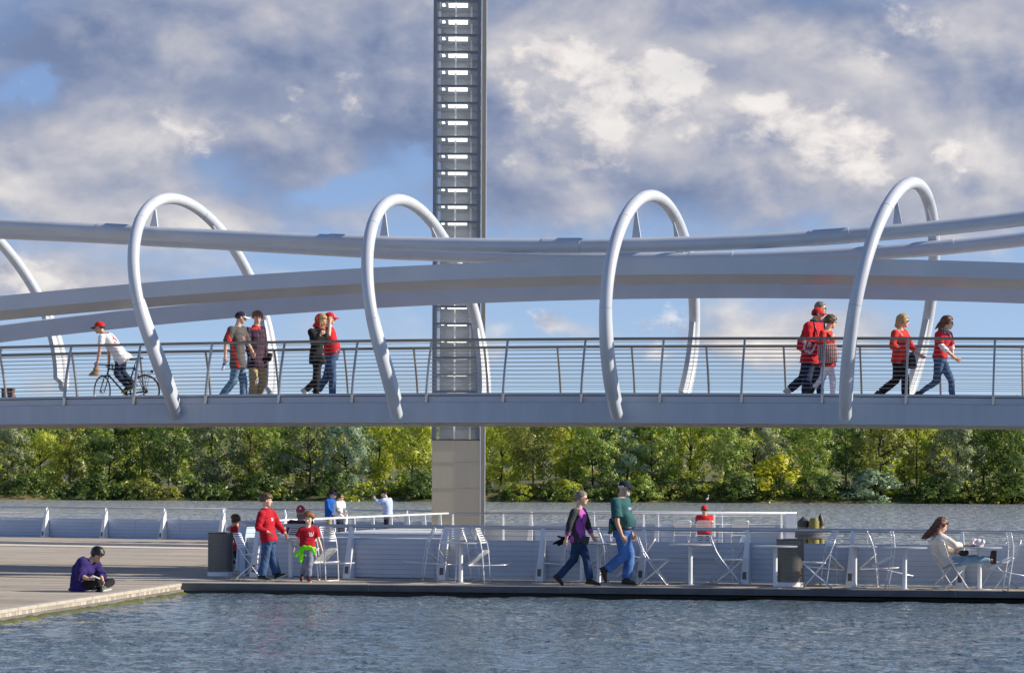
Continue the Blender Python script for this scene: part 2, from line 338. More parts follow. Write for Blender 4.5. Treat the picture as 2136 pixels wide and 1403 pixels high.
def wave_field(X, Y, rng, comps, wind):
    Z = np.zeros_like(X)
    for lam, amp in comps:
        for _ in range(5):
            a = wind + rng.normal(0, 0.42); k = 2 * np.pi / (lam * rng.uniform(0.75, 1.3))
            ph = k * (X * np.cos(a) + Y * np.sin(a)) + rng.uniform(0, 6.28)
            mod = 0.55 + 0.45 * np.sin(X * rng.uniform(.3, 1.6) / (lam * 1.7) + Y * rng.uniform(.3, 1.6) / (lam * 1.7) + rng.uniform(0, 6.28))
            s = np.sin(ph); Z += amp * mod * (s + 0.35 * np.cos(2 * ph)) / 2.2
    return Z
def basin():
    # fine wave grid where the picture looks, plain sheet beyond
    xs = np.arange(-9.0, 10.5, 0.05); ys = np.arange(23.0, 44.5, 0.07)
    X, Y = np.meshgrid(xs, ys)
    rng = np.random.default_rng(3)
    Z = wave_field(X, Y, rng, ((1.9, 0.013), (0.95, 0.014), (0.5, 0.011), (0.27, 0.0062)), -1.9) + Z_BASIN
    low = .5 + .25 * np.sin(X * .55 + Y * .32 + 1.1) + .25 * np.sin(X * -.31 + Y * .83 + .4 + np.sin(X * .9))
    Z = Z_BASIN + (Z - Z_BASIN) * (.62 + .62 * low)
    fade = np.clip(np.minimum.reduce([(X + 9) / 1.0, (10.45 - X) / 1.0, (Y - 23) / 1.0]), 0, 1)
    Z = Z_BASIN + (Z - Z_BASIN) * fade
    nx, ny = len(xs), len(ys)
    V = np.stack([X, Y, Z], -1).reshape(-1, 3)
    idx = np.arange(nx * ny).reshape(ny, nx)
    Fq = np.stack([idx[:-1, :-1], idx[:-1, 1:], idx[1:, 1:], idx[1:, :-1]], -1).reshape(-1, 4)
    me = bpy.data.meshes.new('basin_water'); me.vertices.add(len(V)); me.vertices.foreach_set('co', V.ravel())
    me.loops.add(Fq.size); me.loops.foreach_set('vertex_index', Fq.ravel()); me.polygons.add(len(Fq))
    me.polygons.foreach_set('loop_start', np.arange(0, Fq.size, 4)); me.polygons.foreach_set('use_smooth', np.ones(len(Fq), bool)); me.update(); me.validate()
    # surrounding calm sheets
    bm = bmesh.new(); bm.from_mesh(me)
    for (x0, x1, y0, y1) in ((-60, -9, -40, 44.0), (xs[-1], 60, -40, 44.0), (-9, xs[-1], -40, 23)):
        q = [bm.verts.new((x, y, Z_BASIN)) for x, y in ((x0, y0), (x1, y0), (x1, y1), (x0, y1))]; bm.faces.new(q)
    bm.to_mesh(me); bm.free(); me.materials.append(M['basin'])
    tag(link('basin_water', me), kind='structure')
basin()
mb = MB(); mb.add([(-900, 44.8, Z_RIVER), (900, 44.8, Z_RIVER), (900, 420, Z_RIVER), (-900, 420, Z_RIVER)], [(0, 1, 2, 3)])
tag(obj('river_water', mb, M['river']), kind='structure')

# promenade slab
def flat(poly, z0, z1):
    mb = MB(); mb.prism([Vector((p.x, p.y, z0)) for p in poly], (0, 0, z1 - z0)); return mb
RE = lineat(1668, NR0 + NN * 0.25, NR1 + NN * 0.25)
prom = [E0, EX, Vector(NR1 + ND * 24 + NN * 0.25), RE, RV[4] + Vector((0.1, .3, 0)), RV[3] + Vector((0, .3, 0)), RV[2] + Vector((0, .3, 0)), RV[1] + Vector((0, .3, 0)), RV[0] + Vector((0, .3, 0)), Vector((-45, 84, 0)), Vector((-45, SX.y, 0)), SX]
deck = tag(obj('promenade', flat(prom, -0.10, 0.0), M['boards']), kind='structure')
inner = [E0 + ED * .06 + Vector((0, .05, 0)), EX + Vector((0, .05, 0)), prom[2] - NN * .05, RE - NN * .05] + [p - Vector((0, .05, 0)) for p in prom[4:9]] + [prom[9], prom[10], SX - Vector((.06, 0, 0))]
tag(obj('promenade_wall', flat(inner, -3.0, -0.101), M['edge']), kind='structure')
# front kerb of the promenade, in lengths
n = 11; Lt = (EX - E0).length
blk = MB(); blk.box((0, 0, 0), Lt / n - 0.012, 0.30, 0.13, (ED, Vector((-ED.y, ED.x, 0)), Vector((0, 0, 1))))
bme = blk.mesh('kerb_block', M['edge'])
for i in range(n):
    o = link('kerb_block', bme, deck); o.location = E0 + ED * (Lt * (i + .5) / n) + Vector((0.02, 0.145, -0.055))
wet = MB(); wet.box(E0 + ED * (Lt / 2) + Vector((0, 0.035, -0.36)), Lt, 0.06, 0.46, (ED, Vector((-ED.y, ED.x, 0)), Vector((0, 0, 1))))
tag(obj('wet_band', wet, M['wet'], deck))
# coping stones along the slanted quay edge
SN = Vector((-SD.y, SD.x, 0)); SN = SN if SN.x < 0 else -SN
cp = MB(); cp.box((0, 0, 0), 0.845, 0.16, 0.05, (SD, SN, Vector((0, 0, 1)))); cme = cp.mesh('coping_stone', M['concrete'])
for i in range(24):
    o = link('coping_stone', cme, deck); o.location = E0 + SD * (0.43 + i * 0.86) + SN * 0.07 + Vector((0, 0, -0.018))
al = MB(); rngA = random.Random(5); rings = []
for i in range(260):
    d = 0.05 + i * 0.085; c = E0 + SD * d
    w = 0.10 + 0.16 * abs(mnoise.noise((d * .8, 1, 0))) + 0.12 * abs(mnoise.noise((d * 4.1, 3, 0))) + .03 * rngA.random(); h = -0.115 + 0.02 * mnoise.noise((d * 3, 7, 0))
    rings.append([c + SN * .03 + Z3 * h, c - SN * (w * .35) + Z3 * (h - .03 + .012 * rngA.random()), c - SN * w + Z3 * -.165, c - SN * (w * 1.05) + Z3 * -.24, c + SN * .03 + Z3 * -.26])
al.loft(rings)
tag(obj('algae', al, M['algae'], deck, smooth=True), kind='stuff')
rk = MB(); rk.ell(G(372, 1224, -0.12), (0.13, 0, 0), (0, .1, 0), (0, 0, .07), 9, 6)
o = obj('river_stone', rk, mat('stone', (0.30, 0.26, 0.2), 0.8, var=.2), None, smooth=True); tag(o, 'small round stone at the corner where quay meets promenade', 'stone')

# planked strip and pale kerb in front of the left parapet
wd = (RV[2] - RV[1]).normalized(); wnm = Vector((-wd.y, wd.x, 0))
k0 = G(-300, 1134); 
pl = MB(); pl.box((0, 0, 0), 0.185, 5.6, 0.03, (wd, wnm, Vector((0, 0, 1)))); pme = pl.mesh('plank', M['plank'])
for i in range(92):
    o = link('plank', pme, deck); o.location = RV[1] + wd * (-9.0 + i * 0.195) - wnm * 3.1 + Vector((0, 0, 0.019))
for j, (off, wdt, h) in enumerate(((-6.05, 0.42, 0.07), (-7.6, 1.5, 0.012))):
    kb = MB(); kb.box(RV[1] + wd * 1.0 + wnm * off + Vector((0, 0, h / 2 + 0.002)), 36 if j == 0 else 34, wdt, h, (wd, wnm, Vector((0, 0, 1))))
    tag(obj('pale_kerb', kb, M['strip']), kind='structure')

# ================================================================== FOOTBRIDGE
UE, UR = 1.62, 1.32
bridge = thing('footbridge', bpos(0, 0, 3.2), 'white steel footbridge with leaning oval hoops crossing above the promenade', 'bridge')
def curve(pts, u, deg=3):                                      # fit z(t) through pixels seen at plane u
    t = []; z = []
    for px, py in pts:
        p = BP(px, py, u); t.append(bt(p)); z.append(p.z)
    c = np.polyfit(t, z, deg); return lambda x: float(np.polyval(c, x))
TS = np.linspace(-16.5, 15.5, 81)
z_top = curve([(0, 828), (430, 823), (735, 820), (1136, 818), (1547, 819), (1890, 822), (2136, 824)], -UE, 2)      # kerb top
z_mid = lambda t: z_top(t) - 0.185
z_bot = curve([(0, 884.5), (735, 881), (1068, 880.5), (1700, 883.5), (2136, 888)], -UE, 2)
def zdeck(t): return z_top(t) - 0.205
def strip(u0, za, u1, zb, mb=None, mi=0, ts=TS):
    mb = mb or MB(); vs = []; 
    for t in ts: vs += [bpos(t, u0, za(t)), bpos(t, u1, zb(t))]
    mb.add(vs, [(2 * i, 2 * i + 2, 2 * i + 3, 2 * i + 1) for i in range(len(ts) - 1)], mi); return mb
def beam(sect, zf, ts=TS):                                     # sweep a (du,dz) polygon along the bridge
    mb = MB(); mb.loft([[bpos(t, u, zf(t) + dz) for u, dz in sect] for t in ts]); return mb
for s in (-1, 1):
    a, b = s * UE, s * (UE - 0.10)
    mb = MB(); mb.loft([[bpos(t, a, z_mid(t)), bpos(t, a, z_bot(t)), bpos(t, b, z_bot(t)), bpos(t, b, z_mid(t))] for t in TS])
    keep(obj('fascia_girder', mb, M['fascia'], auto=30), bridge)
    mb = MB(); a2, b2 = s * (UE - 0.03), s * (UE - 0.14)
    mb.loft([[bpos(t, a2, z_top(t)), bpos(t, a2, z_mid(t) + .003), bpos(t, b2, z_mid(t) + .003), bpos(t, b2, z_top(t))] for t in TS])
    keep(obj('kerb', mb, M['kerb'], auto=30), bridge)
    mb = beam([(s * (UE - .02), -0.045), (s * (UE - .029), -0.045), (s * (UE - .029), -0.06), (s * (UE - .02), -0.06)], z_top)
    keep(obj('kerb_joint', mb, M['dark']), bridge)
uin = UE - 0.141
mb = MB(); mb.loft([[bpos(t, -uin, zdeck(t)), bpos(t, -uin, zdeck(t) - .1), bpos(t, uin, zdeck(t) - .1), bpos(t, uin, zdeck(t))] for t in TS])
keep(obj('bridge_deck', mb, M['plank']), bridge)
mb = MB(); mb.loft([[bpos(t, -uin + .05, z_bot(t) + .06), bpos(t, -uin + .05, z_bot(t) + .03), bpos(t, uin - .05, z_bot(t) + .03), bpos(t, uin - .05, z_bot(t) + .06)] for t in TS])
keep(obj('soffit', mb, M['soffit']), bridge)
for uu in (-1.05, 0.0, 1.05):
    mb = MB(); mb.loft([[bpos(t, uu - .07, z_bot(t) + .028), bpos(t, uu - .07, z_bot(t) - .015), bpos(t, uu + .07, z_bot(t) - .015), bpos(t, uu + .07, z_bot(t) + .028)] for t in TS])
    keep(obj('soffit_beam', mb, M['soffit']), bridge)
for i in range(9):
    t0 = -15 + i * 3.4
    for s in (-1, 1):
        p, q = bpos(t0, -1.4 * s, z_bot(t0) + .012), bpos(t0 + 3.0, 1.4 * s, z_bot(t0 + 3) + .012)
        d = (q - p).normalized(); side = d.cross(Vector((0, 0, 1))).normalized()
        mb = MB(); mb.box((p + q) / 2, (q - p).length, .07, .03, (d, side, side.cross(d)))
        keep(obj('soffit_brace', mb, M['soffit']), bridge)
# upper tubes
zA = curve([(0, 471), (280, 483), (480, 493), (760, 505), (1068, 515.5), (1260, 516), (1500, 507), (1800, 481.5), (2136, 459)], -1.64, 3)
zB = curve([(0, 486), (298, 497), (720, 521), (943, 534), (1200, 541), (1416, 541), (1808, 526), (2136, 500)], 1.46, 3)
for uu, zf in ((-1.64, zA), (1.46, zB)):
    mb = MB(); mb.tube([bpos(t, uu, zf(t)) for t in TS], 0.139, 20)
    tb = keep(obj('upper_tube', mb, M['paint'], auto=40), bridge)
    for p0, p1 in (((205, 282), (688, 768), (1133, 1212), (1690, 1772)) if uu < 0 else ((300, 380), (780, 860), (1440, 1530), (1905, 1990))):   # thicker splice lengths
        ta, tb_ = bt(BP(p0, 500, uu)), bt(BP(p1, 500, uu)); mb = MB(); mb.tube([bpos(t, uu, zf(t) + .004) for t in np.linspace(ta, tb_, 5).tolist()], 0.148, 20)
        keep(obj('splice_sleeve', mb, M['paint'], auto=40), bridge)
# arched box beams
zC = curve([(0, 617), (263, 594), (306, 588), (720, 562), (904, 551), (1260, 541), (1420, 538), (1792, 540), (2136, 548)], -1.93, 3)
zD = curve([(0, 718 - 46), (282, 687 - 46), (720, 649 - 46), (943, 633 - 45), (1249, 625 - 45), (1416, 622 - 45), (1769, 623 - 45), (2136, 630 - 45)], 1.52, 3)
sec = [(0, 0), (0, -0.296), (0.47, -0.44), (0.47, -0.075)]
keep(obj('arch_beam', beam([(-1.93 + u, z) for u, z in sec], zC), M['paint']), bridge)
keep(obj('arch_beam', beam([(1.90 - u, z) for u, z in reversed(sec)], zD), M['paint']), bridge)
# hoops
HOOPS = [(-11.6, 5.3, 0.295, -1.0, 0.0, 2.4, 0.0, 0.45, 153), (-6.461, 5.081, 0.300, -0.580, 0.004, 2.402, -0.016, 0.487, 155), (-1.709, 4.785, 0.308, -0.509, -0.032, 2.544, 0.033, 0.489, 146),
         (2.808, 4.894, 0.330, 0.067, -0.073, 2.379, 0.009, 0.104, 150), (7.422, 4.870, 0.364, 0.442, -0.051, 2.518, 0.014, 0.118, 147), (12.4, 4.86, 0.39, 0.85, -0.05, 2.6, 0.0, 0.0, 147)]
hoop_fn = []
for i, (ct, cz, be, bx, by, bz, az_, eg, qend) in enumerate(HOOPS):
    C = bpos(ct, 0, cz); A = Vector((math.sin(be), math.cos(be), 0)) * 3.15 + Vector((0, 0, az_)); B = Vector((bx, by, bz))
    def f(q, C=C, A=A, B=B, eg=eg):
        e = max(0, (-q - 1.75) / .9)
        return C + A * math.sin(q) + B * math.cos(q) - BT * (eg * e * e)
    hoop_fn.append((f, C, A, B))
    q0, q1 = -1.9, math.radians(128)
    while f(q0).z > z_bot(bt(f(q0))) + 0.15 and q0 > -2.9: q0 -= .004
    qs = np.linspace(q0, q1, 72)
    mb = MB(); mb.tube([f(q) for q in qs], 0.115, 20)
    for q in (q0, q1): mb.sph(f(q), 0.114, 14)
    hp = keep(obj('hoop', mb, M['paint'], auto=50), bridge)
    for qq in (-1.55, -.75, .35, 1.2):
        sm_ = MB(); sm_.tube([f(qq - .004), f(qq + .004)], .1175, 20); keep(obj('weld_seam', sm_, M['fascia']), bridge)
    nrm = A.cross(B).normalized()
    for sg in (-1, 1):                                          # stiffening fin inside the lower half
        mb = MB(); rings = []
        for q in np.linspace(math.radians(86), (-q0 - .06 if sg < 0 else math.radians(127)), 24):
            p = f(sg * q); rad = (C - p).normalized(); w = 0.14 + 0.14 * max(0.0, math.sin((q - math.radians(86)) / math.radians(60) * math.pi)) ** .6
            rings.append([p + rad * e1 + nrm * e2 for e1, e2 in ((.08, -.05), (w + .06, -.05), (w + .06, .05), (.08, .05))])
        mb.loft(rings); keep(obj('hoop_fin', mb, M['paint']), bridge)
    for uu, zf in ((-1.64, zA), (1.46, zB)):                    # gusset between hoop and upper tube
        sg = -1 if uu < 0 else 1
        best = min(np.linspace(0.05, 1.5, 120), key=lambda q: abs((f(sg * q) - BO).dot(BN) - uu))
        p = f(sg * best); t = bt(p); base = bpos(t, uu, zf(t) + .13)
        if base.z < p.z + 0.25:
            d1 = f(sg * (best - .07)) - p; top = p + (C - p).normalized() * .1 + d1
            poly = [base + BT * 0.0, base + BT * 0.17, top + Vector((0, 0, .03))]
            mb = MB(); mb.prism([q - nrm * .02 for q in poly], BN * .05); keep(obj('gusset', mb, M['paint']), bridge)
# cable railings of the bridge
def rail_post(mb, t, s):
    rings = []
    for k in np.linspace(0, 1, 9):
        u = s * (UE + .02 - (UE + .02 - UR) * k ** 1.6); z = z_top(t) - 0.18 + (1.035 + 0.18) * k
        if k < .22: u = s * (UE + .015)
        w = .044 if k < .2 else .04; dd = .075 * (1 - .55 * k)
        rings.append([bpos(t + a * w / 2 * 0.9, u + b * dd / 2, z) for a, b in ((-1, -1), (1, -1), (1, 1), (-1, 1))])
    mb.loft(rings)
near_px = [-330, -168, -12, 135, 280, 430, 582, 735, 890, 1050, 1213, 1377, 1547, 1715, 1890, 2072, 2260, 2460]
post_t = [bt(BP(x, 825, -UE)) for x in near_px]
for s in (-1, 1):
    mb = MB(); mb.tube([bpos(t, s * UR, z_top(t) + 1.02) for t in TS], 0.028, 10)
    rl = keep(obj('handrail', mb, M['stainless'], smooth=True), bridge)
    for t in post_t:
        mb = MB(); rail_post(mb, t + (0.25 if s > 0 else 0), s)
        keep(obj('rail_post', mb, M['stainless_post']), rl); 
    for j in range(12):
        k = 0.10 + 0.83 * j / 11; kk = (0.18 + 1.035 * k) / 1.215
        u = s * (UE + .02 - (UE + .02 - UR) * kk ** 1.6)
        mb = MB(); mb.tube([bpos(t, u, z_top(t) + 1.035 * k) for t in TS], 0.0052, 5)
        keep(obj('cable', mb, M['cable'], smooth=True), rl)
for o in bridge.children:
    for c in o.children: c.matrix_parent_inverse = (o.matrix_parent_inverse if False else Matrix.Translation(-Vector(bridge.location)) if False else Matrix.Identity(4))

# ================================================================== LIGHT TOWER
TD = 70.0; tp = F / TD
tx0, tx1 = P(900, 1000, TD).x, P(1012, 1000, TD).x
tower = thing('light_tower', ((tx0 + tx1) / 2, TD + .7, 0), 'tall slender steel lattice light tower standing behind the footbridge', 'tower')
M['tower'] = mat('tower_steel', (0.19, 0.22, 0.26), 0.45, metal=0.3, var=.1)
M['screen'] = mat('screen_rods', (0.23, 0.255, 0.29), 0.45, metal=0.3)
M['beige'] = mat('beige_mesh_panel', (0.56, 0.49, 0.36), 0.6, var=0.10, vscale=3.0, stretch=(18, 18, .4))
M['olive'] = mat('olive_column', (0.42, 0.37, 0.26), 0.5)
def sun_glow_mat():
    m = bpy.data.materials.new('sun_glow_panel'); m.use_nodes = True; nt = m.node_tree; b = nt.nodes['Principled BSDF']
    b.inputs['Base Color'].default_value = (.8, .78, .7, 1); b.inputs['Emission Color'].default_value = (1, .96, .88, 1); b.inputs['Emission Strength'].default_value = 1.7  # emission stands in for sunlight reflected by the tower's floor panels
    return m
M['sun_glow'] = sun_glow_mat()
W = tx1 - tx0; Dp = 1.5; zt = 19.5; y0 = TD; y1 = TD + Dp
zlow = H + (1008 - 918) / tp                                    # top of the solid base
mb = MB(); mb.box(((tx0 + tx1) / 2 - .07, (y0 + y1) / 2, zlow / 2), W - .16, Dp, zlow); base = keep(obj('base_cladding', mb, M['beige']), tower)
mb = MB(); mb.box(((tx0 + tx1) / 2 - .07, y0 - .012, zlow + .01), W - .16, .02, .03); keep(obj('joint_strip', mb, M['dark']), tower)
for x, y in ((tx0 + .05, y0 + .06), (tx1 - .22, y0 + .06), (tx0 + .05, y1 - .06), (tx1 - .22, y1 - .06)):
    mb = MB(); mb.box((x, y, (zlow + zt) / 2), .09, .1, zt - zlow - .02); keep(obj('corner_post', mb, M['tower']), tower)
mb = MB(); mb.box((tx1 - .075, y0 + .1, zt / 2), .095, .2, zt); keep(obj('column', mb, M['olive']), tower)
for x in (tx1 - .135, tx1 - .012):
    mb = MB(); mb.box((x, y0 + .09, zt / 2), .022, .24, zt); keep(obj('column_edge', mb, M['white']), tower)
mb = MB()
for i in range(21):
    x = tx0 + .2 + i * (W - .5) / 20; mb.box((x, y1 - .05, (zlow + zt) / 2), .05, .03, zt - zlow - .03)
tag(keep(obj('rear_screen', mb, M['screen']), tower), kind='stuff')
mb = MB()
for i in range(52):
    x = tx0 + .02 + i * (W - .2) / 51; mb.box((x, y0 + .01, (zlow + zt) / 2), .011, .012, zt - zlow - .03)
tag(keep(obj('front_screen', mb, M['screen']), tower), kind='stuff')
zf = [H + (1008 - (38 + 35.4 * i)) / tp for i in range(-8, 26)]
fl = MB()
for (cx, cy, sx, sy) in ((W / 2 - .09, .03, W - .28, .05), (W / 2 - .09, Dp - .12, W - .28, .05), (.14, Dp / 2, .05, Dp - .3), (W - .28, Dp / 2, .05, Dp - .3), (W * .78, Dp / 2, .30, Dp - .32)):
    fl.box((cx, cy, 0), sx, sy, .055)
flm = fl.mesh('floor_frame', M['tower'])
lp = MB(); lp.box((W * .45, Dp * .52, .02), W * .36, Dp * .34, .03)
lp.box((W * .18, Dp * .48, .02), W * .06, Dp * .2, .03); lpm = lp.mesh('sun_glow_panel', M['sun_glow'])
for z in zf:
    if z < zlow + .1 or z > zt - .1: continue
    o = link('floor_frame', flm, tower); o.location = Vector((tx0, y0 + .02, z)) - tower.location
    q = link('sun_glow_panel', lpm, o)
zz = [z for z in zf if zlow + .1 < z < zt - .1]
for i in range(0, len(zz) - 2, 2):
    mb = MB(); mb.tube([(tx0 + .10, y1 - .12, zz[i + 2]), (tx1 - .26, y1 - .12, zz[i])] if i % 4 else [(tx1 - .26, y1 - .12, zz[i + 2]), (tx0 + .10, y1 - .12, zz[i])], .018, 6); keep(obj('brace', mb, M['tower']), tower)
for x in (tx0 + .62, tx1 - .45):
    mb = MB(); mb.box((x, y0 + .7, (zlow + zt) / 2), .05, .05, zt - zlow - .04); keep(obj('inner_post', mb, M['white']), tower)
for z in (zlow - .62, zlow - 1.35, zlow - 2.1):
    mb = MB(); mb.box(((tx0 + tx1) / 2 - .07, y0 - .002, z), W - .17, .012, .008); keep(obj('cladding_joint', mb, M['olive']), tower)
mb = MB(); mb.box(((tx0 + tx1) / 2, (y0 + y1) / 2, zt + .06), W, Dp, .12); keep(obj('cap_plate', mb, M['tower']), tower)

# ================================================================== PARAPET RAILINGS
UPV = Vector((0, 0, 1))
def fin_mesh(d, h=0.95, b=0.15, dep=0.26):
    nn = Vector((-d.y, d.x, 0))                                 # away from the viewer
    mb = MB(); rings = []
    for z, l, r, f, k in ((0.0, -b * .62, b * .38, -dep, .0), (h * .5, -b * .36, b * .33, -dep * .72, .0), (h, -b * .12, b * .2, -dep * .42, .0)):
        rings.append([d * l + nn * f + UPV * z, d * r + nn * f + UPV * z, d * r + nn * k + UPV * z, d * l + nn * k + UPV * z])
    mb.loft(rings); me = mb.mesh('post', M['white'])
    sm = MB(); f0 = lambda z: -dep + (dep * .28) * (z / (h * .5))
    zl, zh = .09, .22
    sm.loft([[d * -.055 + nn * (f0(z) - .006) + UPV * z, d * .015 + nn * (f0(z) - .006) + UPV * z, d * .015 + nn * (f0(z) + .02) + UPV * z, d * -.055 + nn * (f0(z) + .02) + UPV * z] for z in (zl, zh)])
    return me, sm.mesh('step_light', M['slot'])
def railing(label, pts, posts, panel_h, ncab, mat_rail, mat_panel, fins=True, rr=0.03, lite=True, hgt=0.956, cab0=0.08):
    root = thing('parapet_railing', pts[0], label, 'railing')
    mb = MB(); mb.tube([p + UPV * hgt for p in pts], rr, 10); keep(obj('handrail', mb, mat_rail, smooth=True), root)
    for a, b in zip(pts[:-1], pts[1:]):
        d = (b - a).normalized(); n2 = Vector((-d.y, d.x, 0))
        if panel_h:
            L = (b - a).length; nb = max(1, round(L / 1.83))
            for i in range(nb):
                q = a + d * (L * (i + .5) / nb) + n2 * 0.03
                mb = MB(); mb.box(q + UPV * (panel_h / 2 + .012), L / nb - .006, .025, panel_h - .024, (d, n2, UPV)); keep(obj('panel', mb, mat_panel), root)
    for j in range(ncab):
        z = cab0 + (hgt - .06 - cab0) * j / max(1, ncab - 1)
        mb = MB(); ps = []
        for a, b in zip(pts[:-1], pts[1:]):
            d = (b - a).normalized(); n2 = Vector((-d.y, d.x, 0)); ps += [a - n2 * .035 + UPV * z, b - n2 * .035 + UPV * z]
        mb.tube(ps, 0.0032, 5); keep(obj('cable', mb, M['cable'], smooth=True), root)
    cache = {}
    for p, d in posts:
        key = round(d.x, 4)
        if fins:
            if key not in cache: cache[key] = fin_mesh(d)
            o = link('post', cache[key][0], root); o.location = p - root.location
            if lite: link('step_light', cache[key][1], o)
        else:
            n2 = Vector((-d.y, d.x, 0)); mb = MB()
            mb.loft([[p + d * (s * w) + n2 * (k * e) + UPV * z for s, k in ((-1, -1), (1, -1), (1, 1), (-1, 1))] for z, w, e in ((0, .03, .09), (hgt - .02, .022, .03))])
            keep(obj('post', mb, M['white']), root)
    return root
A0, A1 = lineat(515, NR0, NR1), NR1 + ND * 20
pn = [(lineat(x, NR0, NR1), ND) for x in (541, 735, 932, 1135, 1345, 1561, 1780, 2008, 2240, 2480, 2730)]
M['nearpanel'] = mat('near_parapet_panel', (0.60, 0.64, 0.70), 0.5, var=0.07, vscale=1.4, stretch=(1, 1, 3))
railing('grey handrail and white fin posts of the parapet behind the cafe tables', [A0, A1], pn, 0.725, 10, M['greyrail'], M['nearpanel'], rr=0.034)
# closed end of that parapet
mb = MB(); mb.box(A0 + NN * .45 - ND * .05 + UPV * .47, .09, 1.05, .94, (ND, NN, UPV)); 
o = obj('parapet_end', mb, M['panel']); tag(o, 'short grey end panel closing the parapet beside the walking boy', 'panel')
pts = RV[:3]; posts = []
for x in (-520, -393, -270, -146, -23, 100, 223, 345, 468):
    a, b = (RV[0], RV[1]) if x < 100 else (RV[1], RV[2]); posts.append((lineat(x, a, b), wd))
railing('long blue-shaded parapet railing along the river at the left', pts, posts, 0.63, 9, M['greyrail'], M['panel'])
posts = []
for x in (596, 723, 850, 980, 1109, 1239, 1372, 1505, 1640):
    a, b = (RV[2], RV[3]) if x < 900 else (RV[3], RV[4]); posts.append((lineat(x, a, b), (b - a).normalized()))
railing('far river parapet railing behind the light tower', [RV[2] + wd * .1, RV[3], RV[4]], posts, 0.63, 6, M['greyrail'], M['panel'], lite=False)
W0, W1, W2 = atD(500, 49.9), atD(935, 66.4), atD(1640, 68.3)
d1 = (W1 - W0).normalized(); d2 = (W2 - W1).normalized()
posts = [(W0 + d1 * (0.05 + i * 1.6), d1) for i in range(11)] 
railing('white handrail receding from the walking boys towards the tower', [W0, W1], posts, 0.55, 5, M['white'], M['panel'], fins=False, rr=.025)
M['palerail'] = mat('pale_rail', (.30, .34, .40), .45)
posts = [(lineat(x, W1, W2), d2) for x in (945, 1050, 1195, 1343, 1490, 1630)]
railing('thin white handrail in front of the light tower', [W1 + d2 * .1, W2], posts, 0.0, 3, M['palerail'], M['panel'], fins=False, rr=.02, cab0=.45)
mb = MB(); q0, q1 = P(1640, 1095, 69.3), P(1661, 1095, 69.3)
mb.prism([Vector((q0.x, 69.3, 0)), Vector((q1.x, 69.3, 0)), Vector((q1.x, 69.3, .95)), Vector((q0.x + .05, 69.3, .95)), Vector((q0.x, 69.3, .88))], (0, .35, 0))
o = obj('rail_end_panel', mb, M['white']); tag(o, 'white end panel closing the far railing beside the yellow pilings', 'panel')
# sunlit landing slab behind the parapet
poly = [G(575, 1122.5, .74) + NN * .0, G(930, 1124, .74), G(935, 1097.5, .74), G(882, 1098.5, .74), G(771, 1104, .74), G(575, 1118.5, .74)]
lo = lineat(575, NR0 + NN * .12, NR1 + NN * .12); lo2 = lineat(930, NR0 + NN * .12, NR1 + NN * .12)
poly[0] = Vector((lo.x, lo.y, .74)); poly[1] = Vector((lo2.x, lo2.y, .74))
mb = MB(); mb.prism([Vector((p.x, p.y, 0)) for p in poly], (0, 0, .74)); o = obj('landing_slab', mb, mat('pale_landing', (.60, .64, .66), .45, var=.04)); tag(o, 'pale raised metal landing just behind the parapet railing', 'landing')

# ================================================================== PILINGS
M['pile'] = mat('yellow_pile', (0.24, 0.22, 0.055), 0.75, var=0.45, vscale=5, bump=.3, stretch=(3, 3, .5))
M['rope'] = mat('rope', (0.16, 0.155, 0.16), 0.8, var=.3, vscale=30, bump=.5)
PD = 60.0
def piling(px0, px1, topy, cone, D, label):
    a, b = P(px0, 1100, D), P(px1, 1100, D); c = (a + b) / 2; r = (b.x - a.x) / 2; zt = P(px0, topy, D).z
    root = thing('piling', (c.x, D, Z_RIVER - .5), label, 'piling', 'timber mooring pilings in the river')
    mb = MB(); mb.tube([(c.x, D, Z_RIVER - 1.5), (c.x, D, 0), (c.x, D, zt)], [r * 1.05, r, r * .97], 18); keep(obj('pile', mb, M['pile'], auto=40), root)
    if cone:
        mb = MB(); mb.tube([(c.x, D, zt - .1), (c.x, D, zt + .02), (c.x, D, zt + .03 + cone)], [r * 1.1, r * 1.1, .012], 18); keep(obj('cone_cap', mb, M['dark'], auto=40), root)
    else:
        mb = MB(); mb.tube([(c.x, D, zt), (c.x, D, zt + .06)], r * .8, 16); keep(obj('pile_head', mb, M['pile'], auto=40), root)
    return c, r
c1 = piling(1664, 1687, 1089, .11, PD, 'yellow-green mooring piling with black cone cap, left of its cluster')
c2 = piling(1687, 1709, 1085, 0, PD - .15, 'stout yellow-green mooring piling without a cap, between two capped ones')
c3 = piling(1704, 1719.5, 1087, .17, PD + .5, 'slim yellow mooring piling with taller black cone cap, at the right')
mb = MB()
for j in range(6):
    z = P(1690, 1109 + j * 2.4, PD).z; pts = []
    for k in range(24):
        a = 2 * math.pi * k / 24; pts.append((c2[0].x - .07 + math.cos(a) * .355, PD + .05 + math.sin(a) * .36, z + .008 * math.sin(3 * a + j)))
    mb.tube(pts, .014, 6, closed=True)
o = obj('mooring_rope', mb, M['rope'], smooth=True); tag(o, 'grey rope lashed around the cluster of yellow pilings', 'rope')

